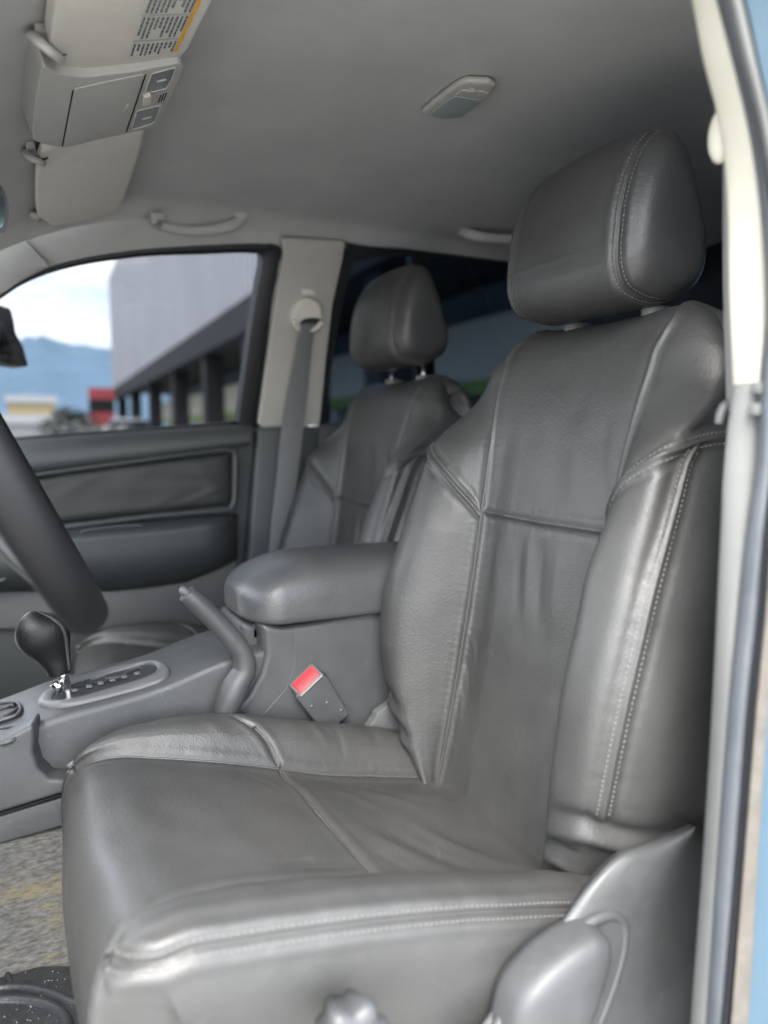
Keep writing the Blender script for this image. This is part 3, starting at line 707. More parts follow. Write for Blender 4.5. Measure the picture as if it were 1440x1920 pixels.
def upholster(name, G, seams, folds, m, parent, inward=1, closed=False, noise_amp=.0008, seed=1):
    nu, nv, _ = G.shape; Nn = grid_normals(G)*inward; P = G.reshape(-1, 3); Nf = Nn.reshape(-1, 3)
    h = np.zeros(len(P))
    if seams:
        D, I, S = seam_dist(P, seams)
        for i, s in enumerate(seams):
            k = I == i; d = D[k]; a = S[k]
            if s['kind'] == 'plain':
                v = -.0026*np.exp(-(d/.0030)**2) - .0030*np.exp(-d/.014) + .0012*np.exp(-((d-.010)/.006)**2)
            else:
                v = -.0036*np.exp(-(d/.0024)**2) - .0009*np.exp(-((d-.0066)/.0016)**2) - .0030*np.exp(-d/.014) + .0016*np.exp(-((d-.0135)/.006)**2)
            am = s.get('pucker', .0008)*.3
            v = v + am*sin_sum(a, seed+i)*np.exp(-((d-.012)/.011)**2)*(d > .003)
            h[k] += v
    for f in folds:
        q, a = resample(spline(f['pts'], 60), .004)
        lo = q.min(0)-5*f['w']; hi = q.max(0)+5*f['w']; k = np.where(np.all((P > lo) & (P < hi), axis=1))[0]
        if not len(k): continue
        d2 = ((P[k][:, None, :]-q[None])**2).sum(2); j = d2.argmin(1); d = np.sqrt(d2[np.arange(len(k)), j]); t = a[j]/a[-1]
        win = np.sin(np.pi*np.clip(t, 0.0, 1))**1.1 if not f.get('open') else 1.0
        h[k] += f['a']*.72*win*np.exp(-(d/(f['w']*1.25))**2)
    h += noise_amp*noise3(P, 26, seed) + noise_amp*.45*noise3(P, 80, seed+5)
    Q = P + Nf*h[:, None]
    F = []
    idx = np.arange(nu*nv).reshape(nu, nv)
    a = idx[:-1, :-1].ravel(); b = idx[1:, :-1].ravel(); c = idx[1:, 1:].ravel(); d = idx[:-1, 1:].ravel()
    F = np.stack([a, b, c, d], 1).tolist()
    if closed:
        a = idx[:-1, -1]; b = idx[1:, -1]; c = idx[1:, 0]; d = idx[:-1, 0]; F += np.stack([a, b, c, d], 1).tolist()
    o = new_obj(name, Q, F, m, parent)
    tree = (BVHTree.FromPolygons([Vector(p) for p in P.tolist()], F), BVHTree.FromPolygons([Vector(p) for p in Q.tolist()], F))
    return o, tree
def stitches(name, seams, tree, center, parent, off=.0066, pitch=.0060, length=.0042, rad=.00072):
    C = Vector(tuple(center)); t0, t1 = tree
    for s in seams:
        if s['kind'] != 'double': continue
        V = []; F = []
        q, a = resample(s['pts'], .002); T = np.gradient(q, axis=0); T /= np.linalg.norm(T, axis=1)[:, None]
        for side in s.get('sides', (-1, 1)):
            k = pitch
            while k < a[-1]-pitch*.5:
                i = int(np.searchsorted(a, k)); i = min(i, len(q)-1); p = Vector(q[i]); t = Vector(T[i])
                loc, nr, _, _ = t0.find_nearest(p); k += pitch
                if (loc-C).dot(nr) < 0: nr = -nr
                sd = nr.cross(t).normalized(); loc1, nr2, _, _ = t0.find_nearest(loc+sd*side*off)
                if nr2.dot(nr) < 0: nr2 = -nr2
                loc2, _, _, _ = t1.find_nearest(loc1); loc2 = loc1+nr2*(loc2-loc1).dot(nr2)
                t = (t - nr2*t.dot(nr2)).normalized(); b = nr2.cross(t); base = len(V); c = loc2+nr2*rad*.5
                hl = length*.5*random.uniform(.9, 1.1)
                V.append(c-t*hl-nr2*rad)
                for e in (-.55, .55):
                    for g in range(5):
                        an = 2*pi*g/5; V.append(c+t*hl*e+(b*cos(an)+nr2*sin(an))*rad)
                V.append(c+t*hl-nr2*rad)
                for g in range(5):
                    g2 = (g+1) % 5; F += [(base, base+1+g2, base+1+g), (base+1+g, base+1+g2, base+6+g2, base+6+g), (base+11, base+6+g, base+6+g2)]
        new_obj(name, V, F, THREAD, parent)
def welts(name, seams, tree, center, parent, r=.0016, lift=-.0046):
    C = Vector(tuple(center))
    for s in seams:
        V = []; F = []
        if s['kind'] != 'plain' or not s.get('welt', True): continue
        q, a = resample(s['pts'], .004); pth = []
        for p in q:
            loc, nr, _, _ = tree[0].find_nearest(Vector(p))
            if (loc-C).dot(nr) < 0: nr = -nr
            pth.append(np.array(loc+nr*lift))
        v, f = tube_geo(np.array(pth), r, 6); new_obj(name, v, f, WELT, parent)

YC = .83
seat = thing('driver_seat', 'near grey leather driver seat filling the photo, headrest with stitched side seam', 'car seat', (.34, YC, -.84), 'front seats')

def build_back():
    base = [(.560, -.64), (.577, -.54), (.592, -.45), (.612, -.33), (.630, -.22), (.646, -.12), (.664, -.02), (.686, .07), (.704, .118), (.730, .148), (.765, .163), (.800, .150), (.822, .110), (.832, .04), (.838, -.10), (.840, -.3), (.835, -.5)]
    b3 = spline([(x, 0, z) for x, z in base], 1500); bs, av = resample(b3, .0022); nv = len(bs)
    T = np.gradient(bs, axis=0); T /= np.linalg.norm(T, axis=1)[:, None]
    Nn = np.stack([-T[:, 2], 0*T[:, 0], T[:, 0]], 1)          # forward (towards -X) on the front, up over the top
    itop = int(np.argmax(bs[:, 2])); Z = bs[:, 2]
    zk = np.array([-.66, -.58, -.50, -.40, -.30, -.20, -.10, 0, .05, .09, .12, .145, .165])
    hk = np.array([.175, .200, .240, .272, .286, .283, .272, .258, .250, .241, .230, .212, .186])
    bk = np.array([.010, .022, .052, .086, .100, .090, .068, .044, .030, .018, .008, .002, 0])
    uk = np.array([.150, .150, .146, .142, .140, .139, .141, .148, .153, .156, .155, .148, .13])
    Hv = hermite(zk, hk, Z); Bv = hermite(zk, bk, Z); Uv = hermite(zk, uk, Z); Uv = np.minimum(Uv, Hv-.03)
    sfac = np.clip((np.arange(nv)-itop)/60, 0, 1); Bv = Bv*(1-sfac)
    dep = np.interp(Z, [-.66, .02, .10, .12, .145, .165], [.14, .13, .10, .066, .052, .046])*(1-.82*sfac)
    qn = np.array([0, .15, .32, .42, .52, .61, .70, .78, .89, 1.0])
    qs = np.r_[-1*np.linspace(1, 0, 210)[:-1], np.linspace(0, 1, 210)]
    G = np.zeros((nv, len(qs), 3)); hp = []
    for i in range(nv):
        H, B, U, D = Hv[i], Bv[i], Uv[i], dep[i]; uc = H-.072+.045*min(1, max(0, (Z[i]+.16)/.16))
        W = np.array([(0, -.004), (U*.5, -.003), (U, 0), (U+(uc-U)*.42, B*.55), (U+(uc-U)*.82, B*.92), (uc+.012, B), (uc+.012+(H-uc-.012)*.55, B-.009), (H-.010, B-.038*min(1, D/.1)), (H+.004, B-.10*min(1, D/.1)), (H-.012, -D)])
        k = min(1, max(0, (Z[i]+.04)/.13)); k = k*k*(3-2*k); d = H-U
        Rr = min(.042, D*.80); el = lambda e: -Rr*(1-sqrt(max(0, 1-e*e)))
        W2 = np.array([(0, -.004), (U*.5, -.003), (U, 0)]+[(U+d*e, el(e)) for e in (.35, .65, .85, .96)]+[(H, -Rr), (H, -Rr-(D-Rr)*.5), (H-.003, -D)])
        hp.append(W*(1-k)+W2*k)
    for s, sl in ((-1, slice(0, 210)), (1, slice(209, 419))):
        qq = np.abs(qs[sl])
        for i in range(nv):
            r = hermite(qn, hp[i], qq)
            G[i, sl, 0] = bs[i, 0]+Nn[i, 0]*r[:, 1]; G[i, sl, 1] = YC+s*r[:, 0]; G[i, sl, 2] = bs[i, 2]+Nn[i, 2]*r[:, 1]
    zfront = Z[:itop+1]; base_z = Z
    def surf(q, z, over=0):
        i = np.interp(z, zfront, np.arange(itop+1)) + over
        j = np.interp(q, qs, np.arange(len(qs)))
        i0 = int(min(max(i, 0), nv-2)); j0 = int(min(max(j, 0), len(qs)-2)); a, b = i-i0, j-j0
        return G[i0, j0]*(1-a)*(1-b)+G[i0+1, j0]*a*(1-b)+G[i0, j0+1]*(1-a)*b+G[i0+1, j0+1]*a*b
    def line(pts, n=90):
        q = spline([(a, b, 0) for a, b in pts], n); return np.array([surf(a, b) for a, b, _ in q])
    seams = []
    for s in (-1, 1):
        p = line([(s*.32, z) for z in np.linspace(-.62, .10, 12)], 200)
        tp = np.array([surf(s*(.32+.05*t), .10+.058*t) for t in np.linspace(0.05, 1, 30)]); p = np.r_[p, tp]
        p = np.r_[p, [surf(s*(.37+.05*t), .163, 40*t) for t in np.linspace(.05, 1, 12)]]
        seams.append(dict(pts=p, kind='plain', pucker=.0011))
        seams.append(dict(pts=line([(s*.325, -.128), (s*.37, -.108), (s*.43, -.085), (s*.51, -.062), (s*.60, -.044), (s*.70, -.026), (s*.80, -.004), (s*.97, .030)]), kind='double', pucker=.0012))
        seams.append(dict(pts=line([(s*.775, -.012), (s*.772, -.09), (s*.768, -.17), (s*.764, -.26), (s*.758, -.34), (s*.752, -.42)]), kind='double', pucker=.0010))
    seams.append(dict(pts=line([(-.32, -.120), (-.16, -.121), (0, -.122), (.16, -.121), (.32, -.120)]), kind='plain', welt=False, pucker=.0012))
    def F(pts, a, w): return dict(pts=[surf(*p) for p in pts], a=a, w=w)
    folds = [F([(-.02, -.14), (-.03, -.20), (-.06, -.27)], .0045, .010), F([(.035, -.14), (.02, -.20), (.0, -.28)], -.0035, .009), F([(.08, -.13), (.075, -.19), (.05, -.26)], .003, .009),
             F([(-.10, -.14), (-.11, -.2), (-.13, -.28)], -.003, .010), F([(-.20, -.13), (-.21, -.20), (-.2, -.27)], .0025, .010), F([(.2, -.135), (.2, -.18), (.19, -.25)], -.002, .009),
             F([(-.06, .03), (-.10, -.03), (-.13, -.10)], -.0028, .012), F([(-.14, .05), (-.18, -.01), (-.22, -.08)], .003, .013), F([(-.22, .03), (-.25, -.03), (-.27, -.08)], -.0028, .011), F([(.0, .02), (-.02, -.04), (-.05, -.10)], .0022, .012),
             F([(-.1, .125), (-.13, .10), (-.15, .06)], -.0012, .004), F([(.05, .13), (.04, .11), (.03, .09)], -.001, .004), F([(.12, .12), (.115, .105), (.11, .085)], -.0009, .004),
             F([(.33, -.30), (.27, -.33), (.24, -.38)], -.0016, .004), F([(.33, -.34), (.28, -.37), (.25, -.41)], .0018, .004), F([(.33, -.38), (.29, -.41), (.26, -.45)], -.0016, .004), F([(.33, -.43), (.3, -.455), (.28, -.49)], .0014, .004)]
    for s in (-1, 1):      # tucked fold at the foot of the bolster
        folds += [F([(s*.54, -.462), (s*.60, -.440), (s*.70, -.428), (s*.80, -.436), (s*.93, -.432)], .009, .008), F([(s*.54, -.488), (s*.62, -.464), (s*.70, -.450), (s*.82, -.455), (s*.94, -.448)], -.010, .008), F([(s*.54, -.495), (s*.62, -.478), (s*.72, -.472)], .008, .007), F([(s*.56, -.515), (s*.64, -.500), (s*.74, -.50)], -.007, .007)]
    o, tree = upholster('backrest', G, seams, folds, LEATHER, seat, -1, noise_amp=.0009, seed=11)
    c = (.72, YC, -.2)
    stitches('stitching', seams, tree, c, o); welts('piping', seams, tree, c, o)
    # back shell closing the rear
    V = []; Fc = []; rows = list(range(0, nv, 8))
    for i in rows: V += [G[i, 0], G[i, -1]]
    for k in range(len(rows)-1): Fc.append((2*k, 2*k+1, 2*k+3, 2*k+2))
    new_obj('back_panel', V, Fc, PLASTIC_D, seat)
    for e in (0, -1):                            # gussets between the front cover and the back panel
        zz = np.linspace(-.48, .155, 60); fr = G[:itop+1, e]; bk_ = G[itop:, e][::-1]
        a_ = np.stack([np.interp(zz, base_z[:itop+1], fr[:, k]) for k in range(3)], 1); b_ = np.stack([np.interp(zz, base_z[itop:][::-1], bk_[:, k]) for k in range(3)], 1)
        new_obj('side_gusset', list(a_)+list(b_), [(i, i+1, 61+i, 60+i) for i in range(59)], LEATHER, seat)
build_back()

def build_headrest():
    sec = [(.663, .235), (.668, .285), (.684, .338), (.708, .374), (.730, .389), (.748, .381), (.764, .350), (.787, .290), (.805, .232), (.799, .190), (.765, .168), (.712, .166), (.678, .180), (.665, .205)]
    s3 = spline([(x, 0, z) for x, z in sec+[sec[0]]], 900)
    sr, _ = resample(s3, .0018); sr = sr[:-1]; cx, cz = .738, .272; hw = .148; p = 5.6
    ys = np.sin(np.linspace(-pi/2, pi/2, 190)); ys = np.sign(ys)*np.abs(ys)**.8*.9999999
    G = np.zeros((len(ys), len(sr), 3))
    for i, t in enumerate(ys):
        f = (1-abs(t)**p)**(1/p)
        f = f*(1-.03*abs(t)**2) if 0 < i < len(ys)-1 else 1e-5
        G[i, :, 0] = cx+(sr[:, 0]-cx)*f + .012*t*t; G[i, :, 1] = YC+.008+t*hw; G[i, :, 2] = cz+(sr[:, 2]-cz)*f
    G = np.concatenate([G], 1)
    seams = []
    for s in (-1, 1):
        i = int(np.argmin(np.abs(ys-s*(.72 if s > 0 else .76)))); q = G[i]; seams.append(dict(pts=np.r_[q, q[:1]], kind='double', pucker=.0010))
    folds = []
    o, tree = upholster('headrest', G, seams, folds, LEATHER_B, seat, -1, closed=True, noise_amp=.0006, seed=23)
    stitches('stitching', seams, tree, (cx, YC, cz), o)
    for s in (-1, 1):
        tube('headrest_post', [(.772, YC+s*.078, .06), (.768, YC+s*.078, .22)], .0065, CHROME, o, 14)
        # guide sleeve on the seat top
        c = np.array([.775, YC+s*.078, .158]); P = [c+np.array([.024*cos(a)-.006*0, .017*sin(a), 0]) for a in np.linspace(0, 2*pi, 28)[:-1]]
        sl = slab('guide_sleeve', [p+np.array([0, 0, .012]) for p in P], (0, 0, -.03), PLASTIC_L, seat, .004, 3)
    return o
headrest = build_headrest()

def build_cushion():
    base = [(.74, -.59), (.66, -.571), (.60, -.553), (.50, -.526), (.40, -.499), (.318, -.472), (.22, -.444), (.14, -.427), (.085, -.420), (.048, -.428), (.025, -.450), (.015, -.49), (.016, -.56), (.026, -.64), (.04, -.72)]
    b3 = spline([(x, 0, z) for x, z in base], 1500); bs, av = resample(b3, .0022); nv = len(bs)
    T = np.gradient(bs, axis=0); T /= np.linalg.norm(T, axis=1)[:, None]
    Nn = np.stack([T[:, 2], 0*T[:, 0], -T[:, 0]], 1)         # up
    X = bs[:, 0]; imin = int(np.argmin(X)); sl = av/av[-1]
    s_of = lambda x: np.interp(-x, -X[:imin+1], av[:imin+1])
    xk = [.74, .6, .45, .3, .2, .12, .06, .03]; ak = [s_of(x) for x in xk]+[av[imin]+.05, av[-1]]
    o_ = np.argsort(ak)
    def K(vals): return hermite(np.array(ak), np.array(vals, float), av)
    Hv = K([.235, .262, .270, .270, .269, .267, .264, .261, .254, .245]); Bn = K([.035, .036, .034, .018, .008, .003, .001, .0, 0, 0]); Bf = K([.03, .038, .055, .055, .045, .030, .015, .006, 0, 0])
    Uv = K([.150, .158, .164, .168, .176, .190, .207, .222, .240, .236])
    Dv = K([.22, .24, .25, .25, .24, .23, .22, .20, .18, .18])
    qn = np.array([0, .15, .32, .42, .52, .61, .68, .76, .88, 1.0])
    qs = np.r_[-1*np.linspace(1, 0, 210)[:-1], np.linspace(0, 1, 210)]
    G = np.zeros((nv, len(qs), 3))
    for i in range(nv):
        for s, sl_ in ((-1, slice(0, 210)), (1, slice(209, 419))):
            H, B, U, D = Hv[i], (Bn if s < 0 else Bf)[i], Uv[i], Dv[i]; uc = max(H-.040, U+.012); U = min(U, H-.02); cc = -.004
            W = np.array([(0, cc), (U*.5, cc), (U, 0), (U+(uc-U)*.42, B*.6+.003), (U+(uc-U)*.8, B*.96+.002), (max(uc, H-.030), B), (H-.008, B-.012), (H+.004, B-.050*min(1, D/.2)), (H-.002, B-D*.5), (H-.035, B-D)])
            r = hermite(qn, W, np.abs(qs[sl_])); bow = .018*np.clip((.34-bs[i, 0])/.3, 0, 1)*(r[:, 0]/.27)**2
            G[i, sl_, 0] = bs[i, 0]+Nn[i, 0]*r[:, 1]+bow; G[i, sl_, 1] = YC+s*r[:, 0]; G[i, sl_, 2] = bs[i, 2]+Nn[i, 2]*r[:, 1] - .07*s*r[:, 0]*np.clip((.62-bs[i, 0])/.25, 0, 1)
    def surf(q, a):
        i = np.interp(a, av, np.arange(nv)); j = np.interp(q, qs, np.arange(len(qs)))
        i0 = int(min(max(i, 0), nv-2)); j0 = int(min(max(j, 0), len(qs)-2)); a_, b = i-i0, j-j0
        return G[i0, j0]*(1-a_)*(1-b)+G[i0+1, j0]*a_*(1-b)+G[i0, j0+1]*(1-a_)*b+G[i0+1, j0+1]*a_*b
    SX = lambda x: float(s_of(x))
    def line(pts, n=90):
        q = spline([(a, SX(b) if b < 5 else b-10, 0) for a, b in pts], n); return np.array([surf(a, b) for a, b, _ in q])
    seams = []; aend = av[imin]
    for s in (-1, 1):
        pts = [(s*.32, SX(x)) for x in (.64, .5, .4, .318, .22, .14, .08, .04)]+[(s*.325, aend+.01), (s*.34, aend+.04), (s*.36, aend+.10)]
        q = spline([(a, b, 0) for a, b in pts], 160); seams.append(dict(pts=np.array([surf(a, b) for a, b, _ in q]), kind='plain', pucker=.0007))
        pts = [(s*.69, SX(x)) for x in (.62, .5, .4, .3, .2, .13, .09, .06)]+[(s*.66, SX(.040)), (s*.52, SX(.032)), (s*.36, SX(.030))]
        q = spline([(a, b, 0) for a, b in pts], 160); seams.append(dict(pts=np.array([surf(a, b) for a, b, _ in q]), kind='double', pucker=.0008))
        seams.append(dict(pts=line([(s*.32, .318), (s*.40, .295), (s*.50, .262), (s*.58, .238), (s*.66, .215)]), kind='plain', pucker=.001) if s > 0 else dict(pts=line([(s*.32, .318), (s*.325, .316)]), kind='plain', welt=False, pucker=0))
    seams.append(dict(pts=line([(-.32, .318), (-.16, .318), (0, .320), (.16, .322), (.32, .318)]), kind='plain', pucker=.0006))
    def F(pts, a, w): return dict(pts=[surf(q, SX(x)) for q, x in pts], a=a, w=w)
    folds = [F([(-.24, .56), (-.20, .50), (-.10, .46), (.02, .45)], .0042, .012), F([(-.27, .50), (-.22, .45), (-.12, .41), (.0, .40)], -.0042, .012), F([(-.28, .45), (-.22, .40), (-.12, .37), (-.02, .365)], .0036, .012),
             F([(.1, .5), (.2, .46), (.28, .40)], -.0022, .012), F([(.05, .42), (.14, .40), (.22, .37)], .002, .010), F([(-.30, .38), (-.2, .35), (-.1, .345)], -.003, .010),
             F([(-.30, .60), (-.34, .54), (-.42, .48)], .0035, .008), F([(-.33, .60), (-.40, .56), (-.5, .50)], -.003, .006), F([(-.40, .60), (-.47, .57), (-.56, .53)], .0028, .006), F([(-.45, .585), (-.52, .545), (-.62, .51)], -.0026, .006), F([(-.36, .56), (-.40, .50), (-.47, .45)], -.002, .007),
             F([(.15, .10), (-.0, .095), (-.12, .10)], .0016, .012), F([(.22, .16), (.05, .20), (-.1, .21)], -.0012, .018), F([(.3, .24), (.22, .27), (.12, .29)], -.0010, .005), F([(-.2, .1), (-.05, .13), (.1, .12)], -.0012, .012),
             F([(-.80, .50), (-.78, .42), (-.80, .35)], -.003, .012), F([(-.76, .55), (-.86, .50), (-.95, .44)], .004, .010), F([(-.84, .38), (-.83, .25), (-.85, .12)], -.004, .020),
             F([(.40, .40), (.5, .37), (.6, .35)], .002, .006), F([(.36, .42), (.48, .41), (.6, .40)], -.0016, .005), F([(.4, .48), (.5, .47), (.6, .45)], -.0018, .007), F([(.38, .25), (.48, .21), (.6, .19)], .0010, .006)]
    o, tree = upholster('cushion', G, seams, folds, LEATHER, seat, -1, noise_amp=.0011, seed=31)
    c = (.33, YC, -.62)
    stitches('stitching', [s for s in seams], tree, c, o, off=.0066); welts('piping', seams, tree, c, o)
build_cushion()

def seat_trim():
    def tr(name, px, Y, dep, mt, bev, r=.012, sg=5): return slab(name, fillet([atY(x, y, Y) for x, y in px], r), (dep*.6, dep*.65, -dep*.45), mt, seat, bev, sg, sharp=60)
    def dome(name, px, Y, mt):
        P = np.array(fillet([atY(x, y, Y) for x, y in px], .018, 8)); c = P.mean(0)
        loops = [c+(P-c)*k+np.array([0, d, 0]) for k, d in ((.97, .045), (1.0, .035), (1.0, .022), (.985, .013), (.95, .006), (.89, .002), (.80, -.001), (.6, -.003), (.3, -.0045), (.02, -.005))]
        return loft(name, loops, mt, seat)
    A = [(1298, 1549), (1230, 1577), (1160, 1606), (1112, 1652), (1062, 1718), (1010, 1785), (935, 1880), (850, 2000)]
    B = [(1304, 1549), (1285, 1572), (1262, 1608), (1228, 1660), (1196, 1712), (1182, 1780), (1144, 1900), (1108, 2020)]
    Cc = [(1312, 1552), (1328, 1572), (1336, 1620), (1334, 1690), (1326, 1760), (1318, 1830), (1308, 1920), (1298, 2030)]
    vd = np.array([.036, .040, -.024])
    a_ = [atY(x, y, .545) for x, y in A]; b_ = [atY(x, y, .530) for x, y in B]; c_ = [atY(x, y, .558) for x, y in Cc]
    sa, sb, sc = spline(a_, 60), spline(b_, 60), spline(c_, 60); V = []; Fc = []; k = 26
    for i in range(60):
        row = spline([sa[i]+vd, sa[i]+vd*.25, sa[i], sa[i]*.5+sb[i]*.5-vd*.10, sb[i], sb[i]*.5+sc[i]*.5-vd*.06, sc[i], sc[i]+vd], k); V += list(row)
    for i in range(59):
        for j in range(k-1): Fc.append((i*k+j, i*k+j+1, (i+1)*k+j+1, (i+1)*k+j))
    new_obj('side_trim', V, Fc, PLASTIC, seat)
    tube('trim_ridge', [atY(x, y, .534) for x, y in [(890, 2000), (945, 1905), (1005, 1822), (1070, 1758), (1120, 1722), (1152, 1716), (1168, 1732), (1168, 1770), (1150, 1840), (1120, 1920), (1090, 2000)]], [.006]*11, PLASTIC, seat, 14, 60)
    dome('recline_lever', [(955, 2010), (980, 1890), (1030, 1828), (1090, 1780), (1134, 1757), (1156, 1764), (1158, 1800), (1132, 1890), (1085, 2010)], .506, PLASTIC)
    c = atY(662, 1948, .512)
    loops = []
    for dy, rr in ((.03, .020), (.012, .026), (.004, .030), (-.004, .029), (-.009, .025), (-.011, .012)):
        loops.append([c+np.array([(rr+.0035*cos(6*a)*(rr/.03))*cos(a), dy, (rr+.0035*cos(6*a)*(rr/.03))*sin(a)]) for a in np.linspace(0, 2*pi, 71)[:-1]])
    loft('height_knob', loops, PLASTIC, seat)
    boxo('seat_base', (.06, YC-.22, -.83), (.62, YC+.22, -.66), PLASTIC_D, seat, .02)
    # belt buckle on its stalk, at the inner side of the seat
    Yb = 1.085
    quad = [(556, 1310), (603, 1262), (650, 1342), (601, 1382)]
    bk = slab('belt_buckle', fillet([atY(x, y, Yb) for x, y in [(553, 1307), (560, 1300), (598, 1262), (613, 1268), (655, 1340), (640, 1352), (612, 1386), (590, 1352)]], .006), (.006, .028, .0), PLASTIC, seat, .004, 3)
    a, b = atY(556, 1304, Yb), atY(598, 1264, Yb)
    n = np.array([-.35, -.6, .72]); n /= np.linalg.norm(n); e = (b-a); e /= np.linalg.norm(e); wv = np.cross(n, e); wv /= np.linalg.norm(wv)
    ctr = (a+b)/2+np.array([.001, .010, .004]); hl = np.linalg.norm(b-a)/2
    def plate(nm, sx, sy, mt, lift, dp, par):
        P = [ctr+e*hl*sx*i+wv*.0135*sy*j+n*lift for i, j in ((-1, -1), (1, -1), (1, 1), (-1, 1))]
        return slab(nm, fillet(P, .004), -n*dp, mt, par, .0015, 2)
    plate('buckle_rim', 1.06, 1.15, PLASTIC_L, .0015, .012, bk); plate('release_button', .90, .86, RED, .0035, .006, bk)
    for x, y in ((585, 1325), (614, 1318), (640, 1332)): 
        q = atY(x, y, Yb-.0005); tube('rivet', [q, q+np.array([0, .003, 0])], .0028, PLASTIC_L, bk, 12)
    tube('buckle_stalk', [atY(632, 1360, Yb+.02), atY(668, 1420, Yb+.02), (.42, Yb+.01, -.62)], .011, PLASTIC_D, seat, 10, 12)
    tr2 = slab('hinge_cover', fillet([atY(x, y, 1.075) for x, y in [(690, 1368), (704, 1350), (708, 1338), (738, 1318), (790, 1400), (760, 1420), (716, 1364)]], .004), (0, .02, 0), PLASTIC_L, seat, .003)
    tube('anchor_bolt', [atY(718, 1380, 1.09), atY(748, 1366, 1.09)], .008, STEEL, seat, 12)
seat_trim()

def copy_tree(o, parent=None):
    c = o.copy(); COL.objects.link(c)
    if parent: c.parent = parent
    for ch in list(o.children): copy_tree(ch, c)
    return c
SKIP = ('side_trim', 'rear_trim', 'trim_edge', 'trim_ridge', 'trim_fold', 'recline_lever', 'height_knob', 'belt_buckle', 'buckle_stalk', 'hinge_cover', 'anchor_bolt')
def passenger():
    r = seat.copy(); COL.objects.link(r); r.name = 'passenger_seat'
    r.location = seat.location + Vector((.055, .735, -.036))
    r['label'] = 'passenger seat behind the centre console, in shade, headrest raised on bright posts'
    for ch in list(seat.children):
        if ch.name.split('.')[0] in SKIP: continue
        c = copy_tree(ch, r)
        if ch is headrest: c.location.z += .022
passenger()

# rear bench in the dark behind
def bench():
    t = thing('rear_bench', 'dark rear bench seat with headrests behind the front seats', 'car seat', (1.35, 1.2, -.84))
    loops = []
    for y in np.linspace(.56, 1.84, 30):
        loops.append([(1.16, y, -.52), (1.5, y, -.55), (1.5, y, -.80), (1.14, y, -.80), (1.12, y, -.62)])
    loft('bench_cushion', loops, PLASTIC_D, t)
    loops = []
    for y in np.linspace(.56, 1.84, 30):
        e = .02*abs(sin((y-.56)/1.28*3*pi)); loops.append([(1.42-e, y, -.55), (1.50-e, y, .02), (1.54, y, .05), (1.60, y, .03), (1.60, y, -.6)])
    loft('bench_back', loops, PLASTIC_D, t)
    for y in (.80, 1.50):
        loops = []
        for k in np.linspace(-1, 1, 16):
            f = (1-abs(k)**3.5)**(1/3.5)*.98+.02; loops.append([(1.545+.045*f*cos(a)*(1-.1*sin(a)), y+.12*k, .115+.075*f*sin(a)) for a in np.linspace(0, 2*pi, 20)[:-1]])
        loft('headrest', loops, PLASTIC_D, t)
bench()

# passenger's belt on the far pillar
def far_belt():
    t = thing('seat_belt', 'dark grey belt running down the far pillar from a beige shoulder guide', 'seat belt', far(575, 590, .05), 'front seat belts')
    g = [far(x, y, .055) for x, y in [(546, 596), (550, 580), (562, 564), (580, 558), (600, 566), (607, 584), (604, 606), (590, 620), (566, 622), (550, 612)]]
    gg = slab('shoulder_guide', chaikin(g, 2), FARN*.03, VISORM, t, .008, 4)
    slab('guide_slot', chaikin([far(x, y, .0565) for x, y in [(560, 606), (572, 596), (598, 596), (606, 602), (588, 614), (566, 616)]], 2), FARN*.004, PLASTIC_D, gg, .0)
    tube('guide_lip', [far(x, y, .062) for x, y in [(550, 600), (556, 614), (572, 620), (592, 616), (604, 604)]], .006, VISORM, gg, 10, 20)
    slab('guide_cap', chaikin([far(x, y, .042) for x, y in [(566, 541), (592, 543), (596, 556), (566, 554)]], 1), FARN*.02, VISORM, t, .004)
    Lx = [(566, 606), (556, 650), (546, 700), (534, 760), (526, 820), (518, 900), (509, 980), (503, 1060), (500, 1120)]
    Rx = [(594, 606), (588, 650), (583, 700), (577, 760), (570, 820), (560, 900), (549, 980), (541, 1060), (536, 1120)]
    def pt(x, y, k):
        yy = min(y, 800); off = .075
        return far(x, y, off) if y < 800 else atY(x, y, far(x, 800, off)[1]*(1)+0.0)
    strip('webbing', [pt(x, y, 0) for x, y in Lx], [pt(x, y, 1)+np.array([.0, .012, 0]) for x, y in Rx], (0, .0025, 0), BELT, t, n=60, cols=6, bulge=.002)
far_belt()

